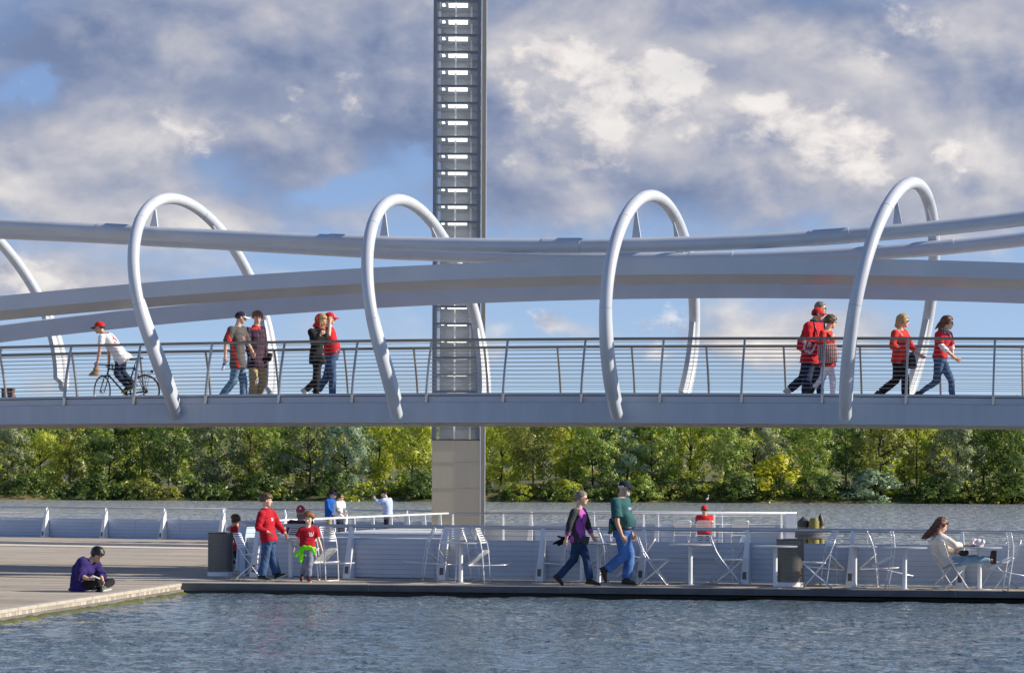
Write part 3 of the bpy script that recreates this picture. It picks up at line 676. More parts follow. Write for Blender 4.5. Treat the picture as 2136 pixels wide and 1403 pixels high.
# ================================================================== CAFE CHAIRS, TABLES, LITTER BINS
M['chair'] = mat('galvanised_chair', (0.80, 0.80, 0.80), 0.3, metal=0.25, spec=.6)
M['foot'] = mat('rubber_foot', (0.03, 0.03, 0.03), .7)
def make_chair():
    root = thing('cafe_chair', (0, 0, 0), 'x', 'chair', 'slatted steel folding chairs')
    main = [(-.30, .815), (-.272, .73), (-.215, .59), (-.13, .455), (.0, .29), (.12, .14), (.22, .014)]
    w = .205
    pts = lambda y: [(x, y, z) for x, z in main]
    mb = MB(); loop = pts(-w) ; loop = [(x, y, z) for x, y, z in loop]
    mb.tube(pts(-w), .0105, 7); mb.tube(pts(w), .0105, 7)
    mb.tube([(-.30, -w, .815), (-.302, -w + .04, .826), (-.302, w - .04, .826), (-.30, w, .815)], .0105, 7)
    mb.tube([(.22, -w, .014), (.22, w, .014)], .0105, 7)
    link('back_frame', mb.mesh('back_frame', M['chair'], smooth=True), root)
    w2 = .185; mb = MB()
    for y in (-w2, w2): mb.tube([(.235, y, .447), (.22, y, .42), (-.02, y, .205), (-.25, y, .014)], .0105, 7)
    mb.tube([(-.25, -w2, .014), (-.25, w2, .014)], .0105, 7); mb.tube([(.235, -w2, .447), (.235, w2, .447)], .0105, 7)
    for y in (-w2, w2): mb.tube([(-.145, y, .44), (.235, y, .447)], .009, 6)
    link('leg_frame', mb.mesh('leg_frame', M['chair'], smooth=True), root)
    mb = MB(); mb.box((0, 0, 0), .030, 2 * w2, .005); sm = mb.mesh('seat_slat', M['chair'])
    for i in range(9):
        o = link('seat_slat', sm, root); o.location = (-.13 + i * .043, 0, .452 + .0009 * i)
    mb = MB(); mb.box((0, 0, 0), .005, 2 * w, .027); bm_ = mb.mesh('back_slat', M['chair'])
    for i in range(6):
        f = i / 5; z = .585 + f * .205; x = np.interp(z, [.455, .59, .73, .815], [-.13, -.215, -.272, -.30])
        o = link('back_slat', bm_, root); o.location = (x + .006, 0, z); o.rotation_euler = (0, -.36 + .15 * f, 0)
    index_kids(root); return root
chair0 = make_chair(); chair_used = [False]
def chair(px, py, yaw, label, tip=0, D=None):
    g = G(px, py) if D is None else atD(px, D)
    o = chair0 if not chair_used[0] else copy_tree(chair0)
    chair_used[0] = True
    o['label'] = label
    R = Matrix.Rotation(math.radians(yaw), 4, 'Z')
    if tip: m = Matrix.Translation(g) @ R @ Matrix.Rotation(math.radians(tip), 4, 'Y') @ Matrix.Translation((-.22, 0, 0))
    else: m = Matrix.Translation(g) @ R
    if tip < 0: m = Matrix.Translation(g) @ R @ Matrix.Translation((-.25, 0, 0)) @ Matrix.Rotation(math.radians(tip), 4, 'Y') @ Matrix.Translation((.25, 0, 0))
    o.matrix_world = m
    return o
make_t = {}
def table(px, py, label):
    if not make_t:
        root = thing('cafe_table', (0, 0, 0), label, 'table', 'round steel cafe tables')
        mb = MB(); mb.tube([(0, 0, .700), (0, 0, .716)], .375, 40); mb.tube([(0, 0, .716), (0, 0, .719)], [.375, .37], 40)
        link('table_top', mb.mesh('table_top', M['greyrail'], auto=35), root)
        mb = MB(); mb.tube([(0, 0, .012), (0, 0, .70)], .037, 16); link('column', mb.mesh('column', M['white'], auto=35), root)
        mb = MB(); mb.tube([(0, 0, 0), (0, 0, .012)], [.21, .20], 28); mb.tube([(0, 0, .012), (0, 0, .03)], [.07, .045], 16); link('base_plate', mb.mesh('base_plate', M['greyrail'], auto=35), root)
        mb = MB(); mb.tube([(0, 0, .690), (0, 0, .70)], .12, 14); link('top_bracket', mb.mesh('top_bracket', M['greyrail']), root)
        index_kids(root); make_t['r'] = root; o = root
    else: o = copy_tree(make_t['r'])
    o['label'] = label; o.location = G(px, py); return o
table(606, 1206, 'round cafe table between the two boys in red, chairs tipped against it')
table(961, 1215.5, 'round cafe table below the light tower, ringed by tipped chairs')
table(1214, 1215.5, 'round cafe table half hidden by the woman in purple')
table(1249, 1218, 'round cafe table right in front of the man in the teal shirt')
table(1440, 1220, 'round cafe table with clear white top right of the man in teal')
table(1617, 1225.5, 'round cafe table standing in front of the right litter bin')
table(1783, 1225.5, 'round cafe table ringed by tipped chairs right of the right litter bin')
table(1887, 1229.5, 'bare cafe table column left of the seated woman in white')
table(2043, 1228.5, 'round cafe table with the pale plastic bag beside the seated woman')
chair(527, 1206, -12, 'upright folding chair just right of the left litter bin')
chair(505, 1186, 125, 'folding chair on which the boy with his head on his arm sits', D=51.5)
chair(598, 1199, 35, 'chair with bright tilted seat slats between the two boys in red', tip=46)
chair(624, 1193, -95, 'folding chair of the bearded man in the red cap', D=48.2)
chair(668, 1209, 178, 'tipped folding chair right beside the boy with the green jacket', tip=44)
chair(694, 1211, 150, 'tipped folding chair with big curved back right of the green jacket', tip=42)
chair(880, 1210, 8, 'leftmost tipped chair of the ring below the light tower', tip=46)
chair(930, 1213.5, 55, 'tipped chair showing its dark back slats, second from left below the tower', tip=44)
chair(968, 1206.5, -80, 'tipped chair behind the table column below the light tower', tip=40)
chair(994, 1212, 160, 'tipped chair with bright back slats right of the table below the tower', tip=46)
chair(1018, 1216, 165, 'rightmost tipped chair of the ring below the light tower', tip=43)
chair(1168, 1212, 5, 'tipped chair behind the rear leg of the woman in purple', tip=44)
chair(1225, 1210, -70, 'tipped chair behind the front leg of the woman in purple', tip=42)
chair(1268, 1215, 172, 'tipped chair behind the raised foot of the man in teal', tip=42)
chair(1310, 1216, 178, 'folding chair directly behind the standing leg of the man in teal', tip=-12)
chair(1366, 1219, -8, 'upright bright chair just right of the man in teal', )
chair(1462, 1215.5, 100, 'upright chair behind the clear white-topped table, seen as a bare outline')
chair(1520, 1219, -6, 'upright chair facing right just right of the clear white-topped table')
chair(1516, 1216, 186, 'upright chair facing left, its back crossing the neighbouring fin post')
chair(1716, 1222, 8, 'tipped chair with bright seat slats just right of the right litter bin', tip=46)
chair(1704, 1227, 172, 'bluish shaded chair with crossed legs in front of the right litter bin')
chair(1782, 1219, -85, 'tipped chair behind the table column right of the right litter bin', tip=42)
chair(1834, 1223, 168, 'tipped chair with bright back slats left of the bare table column', tip=44)
chair(1850, 1228, 178, 'shaded chair leaning in front of the bare table column', tip=28)
chair(1982, 1228, 28, 'folding chair on which the woman in the white top sits')
chair(2084, 1226, 205, 'folding chair on which the seated woman rests her feet')
chair(2098, 1233, 180, 'shaded chair at the right edge beside the raised feet', tip=30)
for px, lab in ((1260, 'far chair back seen between the woman in purple and the man in teal'), (1422, 'far chair back left of the man in red seen from behind'),
                (1468, 'far chair of the man in red seen from behind'), (1542, 'far chair back right of the man in red seen from behind')):
    chair(px, 1100, 92, lab, D=64.0 if px != 1468 else 63.7)

M['binmesh'] = mat('bin_mesh', (0.27, 0.255, 0.225), 0.4, metal=0.4)
M['liner'] = mat('bin_liner', (0.045, 0.045, 0.048), .45, var=.3, vscale=6)
M['binrim'] = mat('bin_rim', (0.10, 0.10, 0.10), .4, metal=.4)
bin_cache = {}
def litter_bin(px, py, label):
    g = G(px, py)
    if not bin_cache:
        root = thing('litter_bin', (0, 0, 0), label, 'litter bin', 'expanded-metal litter bins')
        r, h0, h1 = .232, .075, .80; mb = MB(); NT = 50; rise = .55
        for sg in (-1, 1):
            for i in range(NT * 1):
                for j in range(1):
                    a0 = 2 * math.pi * i / NT; n = 20; pts = []
                    for k in range(n + 1):
                        z = h0 + (h1 - h0) * k / n; a = a0 + sg * (z - h0) * 1.75; pts.append((r * math.cos(a), r * math.sin(a), z))
                    rings = []
                    for q, p in enumerate(pts):
                        p = Vector(p); rad = Vector((p.x, p.y, 0)).normalized(); tan = Vector((-rad.y, rad.x, 0))
                        e = .0062; rings.append([p + rad * .004 * sg + tan * e, p + rad * .004 * sg - tan * e, p - rad * .006 + rad * .004 * sg - tan * e, p - rad * .006 + rad * .004 * sg + tan * e])
                    mb.loft(rings)
        link('mesh_basket', mb.mesh('mesh_basket', M['binmesh']), root)['kind'] = 'stuff'
        mb = MB(); mb.tube([(0, 0, .11), (0, 0, .16), (0, 0, .25), (0, 0, .78)], [.10, .165, .195, .205], 28); link('liner', mb.mesh('liner', M['liner'], auto=60), root)
        mb = MB(); mb.tube([(0, 0, 0), (0, 0, .065), (0, 0, .075)], [.245, .245, .235], 32); link('base_ring', mb.mesh('base_ring', M['white'], auto=40), root)
        mb = MB(); mb.tube([(.236 * math.cos(t), .236 * math.sin(t), .805) for t in np.linspace(0, 2 * math.pi, 40, endpoint=False)], .012, 8, closed=True)
        mb.tube([(0, 0, .785), (0, 0, .80)], [.232, .15], 32); link('rim', mb.mesh('rim', M['binrim'], auto=60), root)
        index_kids(root); bin_cache['r'] = root; o = root
    else: o = copy_tree(bin_cache['r'])
    o['label'] = label; o.location = g; o.rotation_euler.z = px * .01; return o
litter_bin(460, 1200, 'expanded-metal litter bin standing left of the walking boys')
litter_bin(1648, 1222, 'expanded-metal litter bin among the tables at the right')

# plastic bag on the table
mb = MB(); c = G(2036, 1228.5) + Vector((0, 0, .72)); rb = random.Random(2)
for i in range(26): mb.ell(c + Vector((rb.uniform(-.09, .11), rb.uniform(-.05, .05), .0)) + Vector((0, 0, rb.uniform(.02, .10))), (rb.uniform(.03, .06), 0, .02), (0, .045, 0), (-.01, 0, rb.uniform(.03, .05)), 8, 6)
BAGMB = mb

# ================================================================== BICYCLE
M['tyre'] = mat('tyre', (.02, .02, .02), .7); M['frame'] = mat('bike_frame', (.018, .02, .045), .3, coat=.5); M['rim'] = mat('rim', (.5, .5, .5), .3, metal=1)
def bicycle():
    u0 = -.30
    q = lambda px, py, du=0: BP(px, py, u0 + du)
    rh = q(302, 817); t_r = bt(rh); Rw = .338
    zr = lambda t: zdeck(t) + Rw + .002
    rh = bpos(t_r, u0, zr(t_r)); fh0 = q(213, 817); t_f = bt(fh0); fh = bpos(t_f, u0, zr(t_f))
    root = thing('bicycle', bpos((t_r + t_f) / 2, u0, zdeck(t_f)), 'dark road bicycle with drop handlebars ridden leftwards on the footbridge', 'bicycle')
    fw = (fh - rh).normalized(); up = Vector((0, 0, 1)); sd = fw.cross(up).normalized()
    def wheel(c, d):
        s = d.cross(up).normalized()
        ring = lambda r, n=40: [c + (d * math.cos(a) + up * math.sin(a)) * r for a in np.linspace(0, 2 * math.pi, n, endpoint=False)]
        mb = MB(); mb.tube(ring(Rw - .013), .013, 8, closed=True); w = keep(obj('tyre', mb, M['tyre'], smooth=True), root)
        mb = MB(); mb.tube(ring(Rw - .032), .009, 6, closed=True); keep(obj('rim', mb, M['rim'], smooth=True), root)
        mb = MB()
        for i in range(24):
            a = 2 * math.pi * i / 24; mb.tube([c + s * (.02 if i % 2 else -.02), c + (d * math.cos(a) + up * math.sin(a)) * (Rw - .035)], .0014, 4)
        mb.tube([c - s * .05, c + s * .05], .018, 10); keep(obj('spokes', mb, M['rim'], smooth=True), root)
    steer = (fw * math.cos(.6) + sd * math.sin(.6)).normalized()
    wheel(rh, fw); wheel(fh, steer)
    bb = rh + fw * .415 + up * (-.065); st = rh + fw * .235 + up * .49; ht = rh + fw * .80 + up * .49; hb = rh + fw * .835 + up * .35; crown = hb + fw * .012 - up * .03
    mb = MB()
    mb.tube([bb, st, st + (st - bb).normalized() * .05], .0165, 10); mb.tube([st - up * .02, ht - up * .03], .0155, 10); mb.tube([hb + up * .02, bb], .019, 10); mb.tube([ht + up * .03, hb - up * .02], .02, 10)
    for s in (-1, 1):
        mb.tube([bb + sd * .03 * s, rh + sd * .06 * s], .010, 8); mb.tube([st + sd * .02 * s, rh + sd * .06 * s], .009, 8)
    keep(obj('frame', mb, M['frame'], smooth=True), root)
    mb = MB(); sdf = steer.cross(up).normalized()
    for s in (-1, 1): mb.tube([crown + sdf * .045 * s, (crown + fh) / 2 + sdf * .05 * s + fw * .0, fh + sdf * .05 * s], [.013, .012, .009], 8)
    mb.tube([crown - sdf * .05, crown + sdf * .05], .016, 8); keep(obj('fork', mb, M['frame'], smooth=True), root)
    sp = st + (st - bb).normalized() * .14
    mb = MB(); mb.tube([st, sp], .012, 8); keep(obj('seat_post', mb, M['rim'], smooth=True), root)
    mb = MB(); sc = sp + up * .03; mb.loft([[sc + fw * x + sd * (w * math.cos(a)) + up * (.022 * math.sin(a) + e) for a in np.linspace(0, 6.283, 12, endpoint=False)] for x, w, e in ((-.14, .04, .02), (-.12, .075, .022), (-.04, .06, .008), (.04, .025, 0), (.13, .018, 0), (.145, .01, -.005))])
    keep(obj('saddle', mb, M['dark'], smooth=True), root)
    stem = ht + up * .06 + steer * .09; mb = MB(); mb.tube([ht, ht + up * .06, stem], .014, 8)
    for s in (-1, 1):
        b0 = stem + sdf * .20 * s
        mb.tube([stem, b0, b0 + steer * .07, b0 + steer * .11 - up * .04, b0 + steer * .09 - up * .10, b0 + steer * .02 - up * .13, b0 - steer * .05 - up * .13], .0125, 8)
        mb.tube([b0 + steer * .09, b0 + steer * .13 + up * .03, b0 + steer * .12 - up * .08], .012, 6)
    keep(obj('handlebar', mb, M['dark'], smooth=True), root)
    mb = MB(); ring = [bb + sd * .05 + (fw * math.cos(a) + up * math.sin(a)) * .09 for a in np.linspace(0, 6.283, 24, endpoint=False)]; mb.tube(ring, .007, 5, closed=True)
    mb.tube([bb - sd * .07, bb + sd * .07], .014, 8)
    ca = (fw * .55 + up * -.83).normalized()
    mb.tube([bb - sd * .07, bb - sd * .075 - ca * .17], .009, 6); mb.tube([bb + sd * .07, bb + sd * .075 + ca * .17], .009, 6)
    mb.box(bb - sd * .12 - ca * .17, .09, .08, .02, (fw, sd, up)); mb.box(bb + sd * .12 + ca * .17, .09, .08, .02, (fw, sd, up))
    mb.tube([bb + sd * .05 + up * .09, rh + sd * .05 + up * .04], .004, 4); mb.tube([bb + sd * .05 - up * .09, rh + sd * .05 - up * .04], .004, 4)
    mb.tube([rh + sd * .04, rh + sd * .055], .045, 14); keep(obj('crankset', mb, M['dark'], smooth=True), root)
    mb = MB(); rk = rh + up * (Rw + .06)
    mb.box(rk + fw * .02, .34, .10, .012, (fw, sd, up))
    for s in (-1, 1): mb.tube([rk + sd * .05 * s + fw * .04, rh + sd * .06 * s], .005, 5); mb.tube([rk + sd * .05 * s - fw * .1, rh + sd * .06 * s], .005, 5)
    mb.tube([rk + fw * .18, st - up * .06], .005, 5); mb.box(rk - fw * .16 + up * .0, .03, .06, .06, (fw, sd, up)); keep(obj('rear_rack', mb, M['dark']), root)
    return dict(rh=rh, fh=fh, bb=bb, sd=sd, fw=fw, ca=ca, stem=stem, steer=steer, sdf=sdf)
BIKE = bicycle()

# ================================================================== PEOPLE
def FI(*a): return float(np.interp(*a))
def LS(*a, **k): return np.linspace(*a, **k).tolist()
def skin_mat(name, c): return mat(name, c, .5, var=.08, vscale=14, sss=.12)
SK = {'fair': skin_mat('skin_fair', (.70, .43, .31)), 'tan': skin_mat('skin_tan', (.58, .33, .22)), 'warm': skin_mat('skin_warm', (.60, .37, .24)), 'pale': skin_mat('skin_pale', (.74, .48, .37))}
CL = {}
def cloth(name, c, var=.12, bump=.35, bscale=38, rough=.85, stretch=(1, 1, .6)):
    if name not in CL: CL[name] = mat('cloth_' + name, c, rough, var=var, vscale=9, bump=bump, bscale=bscale, stretch=stretch, spec=.2, sheen=.05)
    return CL[name]
RED = cloth('red', (.55, .017, .025)); CRIM = cloth('crimson', (.42, .011, .025)); SCAR = cloth('scarlet', (.58, .036, .028)); WHT = cloth('white', (.78, .78, .80), .05); BLK = cloth('black', (.012, .012, .015), .3)
CHAR = cloth('charcoal', (.095, .085, .085)); NAVY = cloth('navy', (.012, .016, .045)); KHAKI = cloth('khaki', (.42, .31, .17)); LBLUE = cloth('light_blue', (.42, .52, .75), .05); ROYAL = cloth('royal', (.012, .10, .42)); TEAL = cloth('teal', (.028, .100, .108))
JEAN = cloth('jeans', (.05, .10, .21), .45, .4, 30); JEANL = cloth('jeans_light', (.11, .21, .34), .3, .4, 30); JEAND = cloth('jeans_dark', (.014, .026, .060), .4); JEANM = cloth('jeans_mid', (.07, .17, .42), .35, .4, 28); GREYP = cloth('grey_trousers', (.19, .21, .28), .2)
PURP = cloth('purple', (.028, .017, .115), .2); MAG = cloth('magenta', (.42, .09, .40), .15); GRYC = cloth('grey_cardigan', (.045, .045, .05), .2); LIME = cloth('lime', (.22, .85, .02), .1); CREAM = cloth('cream', (.70, .63, .56), .06); GREY = cloth('grey', (.28, .30, .30)); WPANT = cloth('white_trousers', (.72, .70, .76), .05)
DBRN = mat('hair_dark_brown', (.030, .017, .010), .45, var=.4, vscale=30, bump=.6, bscale=90, stretch=(1, 1, .3)); BLKH = mat('hair_black', (.010, .009, .009), .35, var=.3, vscale=30, bump=.5, bscale=90)
BRN = mat('hair_brown', (.085, .045, .020), .45, var=.45, vscale=30, bump=.6, bscale=90, stretch=(1, 1, .3)); AUB = mat('hair_auburn', (.11, .035, .015), .4, var=.4, vscale=30, bump=.6, bscale=80, stretch=(1, 1, .25)); BLD = mat('hair_blond', (.36, .25, .11), .45, var=.35, vscale=28, bump=.6, bscale=80); GRYH = mat('hair_grey', (.20, .17, .14), .5, var=.4, vscale=30, bump=.6, bscale=90); GING = mat('hair_ginger_brown', (.19, .085, .03), .45, var=.4, vscale=30, bump=.6); WHTH = mat('hair_white', (.6, .57, .52), .6, var=.2, vscale=30)
LENS = mat('sunglass', (.008, .008, .009), .12); EYE = mat('eye', (.03, .02, .015), .2); EYEW = mat('eye_white', (.7, .68, .64), .3); LIP = mat('lips', (.36, .13, .11), .5); LEATH = mat('leather_black', (.012, .012, .013), .35, bump=.2); BROWNL = mat('leather_brown', (.06, .04, .025), .55); SOLE = mat('shoe_sole', (.55, .54, .5), .7); SHOEB = mat('shoe_black', (.015, .014, .014), .5, var=.3); SNEAK = mat('shoe_white', (.62, .62, .62), .6)
def plaid(name, base, c2, c3, sc=26):
    m = bpy.data.materials.new(name); m.use_nodes = True; nt = m.node_tree; b = nt.nodes['Principled BSDF']; L = nt.links.new; b.inputs['Roughness'].default_value = .9
    tc = nd(nt, 'ShaderNodeTexCoord'); sp = nd(nt, 'ShaderNodeSeparateXYZ'); L(tc.outputs['Object'], sp.inputs[0])
    def band(s, ph, w): return mathn(nt, 'GREATER_THAN', mathn(nt, 'SINE', mathn(nt, 'ADD', mathn(nt, 'MULTIPLY', s, sc * 2.2), ph)), w)
    v = mathn(nt, 'ADD', band(mathn(nt, 'ADD', sp.outputs[0], sp.outputs[1]), 0, .3), band(sp.outputs[2], .7, .3))
    r = ramp(nt, [(0, base), (.34, c2), (.75, c3)], 'CONSTANT'); L(mathn(nt, 'MULTIPLY', v, .5), r.inputs[0]); L(r.outputs[0], b.inputs['Base Color']); return m
PLAID = plaid('plaid_navy', (.014, .016, .040), (.06, .012, .03), (.09, .05, .08)); PLAIDR = plaid('plaid_red', (.26, .015, .02), (.06, .01, .015), (.02, .02, .03)); HOUND = plaid('houndstooth', (.62, .56, .50), (.30, .06, .07), (.05, .012, .02), 75)

def remesh(mb, name, mats, voxel, it=3, folds=0.0, fs=9.0, seed=0, paint=None):
    me = bpy.data.meshes.new('tmp'); me.from_pydata(mb.v, [], mb.f)
    bm = bmesh.new(); bm.from_mesh(me); bmesh.ops.recalc_face_normals(bm, faces=bm.faces); bm.to_mesh(me); bm.free()
    o = bpy.data.objects.new('tmp', me); COL.objects.link(o)
    r = o.modifiers.new('r', 'REMESH'); r.mode = 'VOXEL'; r.voxel_size = voxel; r.use_smooth_shade = True
    s = o.modifiers.new('s', 'SMOOTH'); s.factor = .5; s.iterations = it
    dg = bpy.context.evaluated_depsgraph_get(); out = bpy.data.meshes.new_from_object(o.evaluated_get(dg)); out.name = name
    bpy.data.objects.remove(o); bpy.data.meshes.remove(me)
    n = len(out.vertices); co = np.empty(n * 3, np.float32); out.vertices.foreach_get('co', co); co = co.reshape(-1, 3)
    if folds:
        no = np.empty(n * 3, np.float32); out.vertices.foreach_get('normal', no); no = no.reshape(-1, 3)
        rg = np.random.default_rng(seed); d = np.zeros(n)
        q = co - co.mean(0)
        for i in range(9):
            k = rg.normal(size=3) * fs * (1 + .35 * i); k[2] *= 1.1
            d += np.sin(q @ k + 1.5 * np.sin(q @ (rg.normal(size=3) * fs * .6) + rg.uniform(0, 6)) + rg.uniform(0, 6)) / (1 + .35 * i)
        
        zc = np.abs(np.sin(q[:, 2] * 34 + 2.5 * np.sin(q @ (rg.normal(size=3) * 7)) + 1.2 * np.sin(q @ (rg.normal(size=3) * 15)))) ** 3
        co = co + no * (d / 3.0 * folds * 1.35 - zc * folds * .8 * (.5 + .5 * np.sin(q @ (rg.normal(size=3) * 6))))[:, None]; out.vertices.foreach_set('co', co.astype(np.float32).ravel())
    for m in (mats if isinstance(mats, (list, tuple)) else [mats]): out.materials.append(m)
    np_ = len(out.polygons)
    if paint:
        ce = np.empty(np_ * 3, np.float32); out.polygons.foreach_get('center', ce); ce = ce.reshape(-1, 3)
        out.polygons.foreach_set('material_index', np.array([paint(c) for c in ce], np.int32))
    out.polygons.foreach_set('use_smooth', np.ones(np_, bool)); out.update(); return out
def yawv(a, pitch=0):
    a = math.radians(a); p = math.radians(pitch); return Vector((math.cos(a) * math.cos(p), math.sin(a) * math.cos(p), math.sin(p)))
def limb(mb, pts, rad, caps=True):
    mb.tube(pts, rad, 12)
    for p, r in list(zip(pts, rad))[0 if caps else 1: None if caps else -1]: mb.sph(p, r * .99, 10)
def fingers(mb, wr, hd, lat, palm, k, curl):
    base = wr + hd * .085 * k
    for i, (o, ln) in enumerate(((-.028, .068), (-.010, .078), (.009, .074), (.027, .058))):
        p = base + lat * o * k; pts = [p - hd * .012 * k]; d = hd.copy(); ax = lat
        for sgm in range(3):
            a = curl * (.5 + .4 * sgm); d = (d * math.cos(a * .8) + palm * math.sin(a * .8)).normalized(); pts.append(pts[-1] + d * ln * k * (.42, .33, .25)[sgm])
        mb.tube(pts, [.0085 * k, .008 * k, .0075 * k, .006 * k], 6)
    t0 = wr + hd * .03 * k - lat * .026 * k; d = (hd * .75 - lat * .6 + palm * .3).normalized()
    mb.tube([t0, t0 + d * .035 * k, t0 + d * .045 * k + hd * .028 * k + palm * .012 * k], [.0105 * k, .0095 * k, .007 * k], 6)

PROF_M = ([-.16, 0, .2, .4, .6, .78, .90, 1.0], [.150, .165, .155, .150, .165, .180, .150, .062], [.105, .118, .112, .108, .118, .118, .088, .058])
PROF_F = ([-.16, 0, .2, .4, .6, .78, .90, 1.0], [.165, .172, .148, .125, .140, .152, .130, .052], [.115, .122, .105, .092, .118, .118, .082, .050])
def person(label, D, J, face, skin='fair', k=1.0, sex='m', hair=None, cap=None, glasses=False, beard=None, top=None, legs=None, shoes=None, belly=0.0, hh=None, pitch=0, curl=(.5, .5), fat=1.0, body_face=None, skirt=None, group=None, seed=0, hood=None, palm_in=True, scarf=None):
    j = {n: P(v[0], v[1], D + (v[2] if len(v) > 2 else 0)) for n, v in J.items()}
    for n in 'sewhka':                                         # mirror anything left out
        for a, b in (('1', '2'), ('2', '1')):
            if n + a not in j and n + b in j: j[n + a] = j[n + b] + Vector((0, .26 if a == '2' else -.26, 0))
    hc = j['hd']; ff = yawv(face, pitch); up0 = Vector((0, 0, 1)); fu = (up0 - ff * up0.dot(ff)).normalized(); fr = ff.cross(fu).normalized()
    hip = (j['h1'] + j['h2']) / 2; nk = j['nk']; bf = yawv(face if body_face is None else body_face)
    base = Vector((hip.x, hip.y, min(j['a1'].z, j['a2'].z) - .09))
    root = thing('person', base, label, 'person', group); 
    hh = (hh or .232 * min(1, .55 + .45 * k)) * 1.055; prof = PROF_M if sex == 'm' else PROF_F
    sl = (j['s2'] - j['s1']); hl = (j['h2'] - j['h1'])
    mid = j.get('sp', (hip + nk) / 2 - bf * .015)
    def spine(f):
        if f <= 0: return hip + (hip - mid).normalized() * (-f) * (nk - hip).length
        return (1 - f) ** 2 * hip + 2 * f * (1 - f) * (mid * 2 - (hip + nk) / 2) + f * f * nk
    def frame(f):
        t = (spine(f + .03) - spine(f - .03)).normalized(); l = (hl.normalized() * max(0, 1 - f) + sl.normalized() * max(0, f)); l = (l - t * l.dot(t)).normalized()
        w = l.cross(t); 
        if w.dot(bf) < 0: w = -w
        return t, l, w
    def torso(mb, f0, f1, inf, flare=0.0, neck_open=0.0, n=22):
        rings = []
        shw = sl.length / 2
        for f in LS(f0, f1, 15):
            w = FI(f, prof[0], prof[1]) * k * fat + inf; d = FI(f, prof[0], prof[2]) * k * fat + inf
            if f > .7 and f < .96: w = max(w, (shw + .012) * (1 if f < .88 else .86))
            if f < .15: w += flare * (.15 - f) / .3; d += flare * (.15 - f) / .3
            bl = belly * math.exp(-((f - .28) / .24) ** 2); bust = .022 * k * math.exp(-((f - .68) / .1) ** 2) if sex == 'f' else 0
            t, l, wv = frame(f); c = spine(f) + wv * (bl * .6 + bust * .7)
            rings.append([c + l * (w * math.copysign(abs(math.cos(a)) ** .85, math.cos(a))) + wv * ((d + bl * .5 + bust * .5) * math.copysign(abs(math.sin(a)) ** .85, math.sin(a))) for a in LS(0, 2 * math.pi, n, endpoint=False)])
        mb.loft(rings)
    # ---- body
    mb = MB(); torso(mb, -.16, 1.0, -.022); lk = .84 if legs else 1.0
    for s in '12':
        sh, el, wr = j['s' + s], j['e' + s], j['w' + s]
        limb(mb, [sh, (sh * 2 + el) / 3, el], [.050 * k * fat, .046 * k * fat, .038 * k]); limb(mb, [el, (el * 2 + wr) / 3, wr], [.038 * k, .039 * k, .026 * k])
        limb(mb, [spine(.84), sh], [.055 * k, .045 * k])
        h, kn, an = j['h' + s], j['k' + s], j['a' + s]
        limb(mb, [h, (h + kn) / 2, kn], [.080 * k * fat * lk, .072 * k * fat * lk, .052 * k * lk]); limb(mb, [kn, (kn * 2 + an) / 3, an], [.050 * k * lk, .052 * k * lk, .034 * k * lk])
    e = lambda f, r, u: hc + ff * (f * hh) + fr * (r * hh) + fu * (u * hh)
    E = lambda c, rf, rr, ru, n=14: mb.ell(c, ff * (rf * hh), fr * (rr * hh), fu * (ru * hh), n, 10)
    E(e(-.04, 0, .12), .415, .325, .375, 18); E(e(.10, 0, -.14), .255, .265, .335, 16); E(e(.19, 0, -.36), .155, .18, .125); E(e(.30, 0, .075), .085, .235, .05); E(e(.20, .17, -.12), .13, .09, .10); E(e(.20, -.17, -.12), .13, .09, .10)
    mb.tube([e(.34, 0, .03), e(.40, 0, -.06), e(.455, 0, -.15), e(.36, 0, -.185)], [.035 * hh, .045 * hh, .058 * hh, .04 * hh], 8); E(e(.335, 0, -.25), .05, .09, .022); E(e(.325, 0, -.30), .05, .08, .022)
    for s in (-1, 1): E(e(-.03, s * .325, -.02), .075, .035, .125, 10)
    limb(mb, [e(-.10, 0, -.16), (e(-.10, 0, -.3) + nk) / 2, nk - (nk - hip).normalized() * .03], [.056 * k, .054 * k, .066 * k])
    hands = {}
    for s in '12':
        el, wr = j['e' + s], j['w' + s]; fd = (wr - el).normalized(); hd = (j['f' + s] - wr).normalized() if 'f' + s in j else fd
        lat = (bf - hd * bf.dot(hd)); lat = lat.normalized() if lat.length > .15 else (up0 - hd * hd.z).normalized()
        palm = hd.cross(lat).normalized(); 
        if palm.dot(hip - wr) < 0: palm = -palm
        lat = -lat
        mb.ell(wr + hd * .048 * k, hd * .052 * k, lat * .041 * k, palm * .019 * k, 10, 8); limb(mb, [wr, wr + hd * .03 * k], [.025 * k, .024 * k]); hands[s] = (wr, hd, lat, palm)
    me = remesh(mb, 'body', SK[skin], .0105, 2)
    fb = MB()
    for i, s in enumerate('12'): fingers(fb, *hands[s], k, curl[i])
    bm = bmesh.new(); bm.from_mesh(me); tm = fb.mesh('t', SK[skin], smooth=True); bm.from_mesh(tm); bm.to_mesh(me); bm.free(); bpy.data.meshes.remove(tm)
    me.polygons.foreach_set('use_smooth', np.ones(len(me.polygons), bool))
    body = keep(link('body', me), root)
    # ---- face
    for s in (-1, 1):
        mb = MB(); mb.ell(e(.318, s * .125, -.005), ff * (.028 * hh), fr * (.05 * hh), fu * (.027 * hh), 10, 6, 0); mb.ell(e(.338, s * .125, -.005), ff * (.018 * hh), fr * (.024 * hh), fu * (.026 * hh), 8, 6, 1)
        keep(obj('eye', mb, [EYEW, EYE], smooth=True), root)
        if hair and hair[0]:
            mb = MB(); mb.tube([e(.375, s * .05, .075), e(.365, s * .13, .095), e(.31, s * .20, .075)], [.012 * hh, .018 * hh, .01 * hh], 6); keep(obj('eyebrow', mb, hair[0], smooth=True), root)
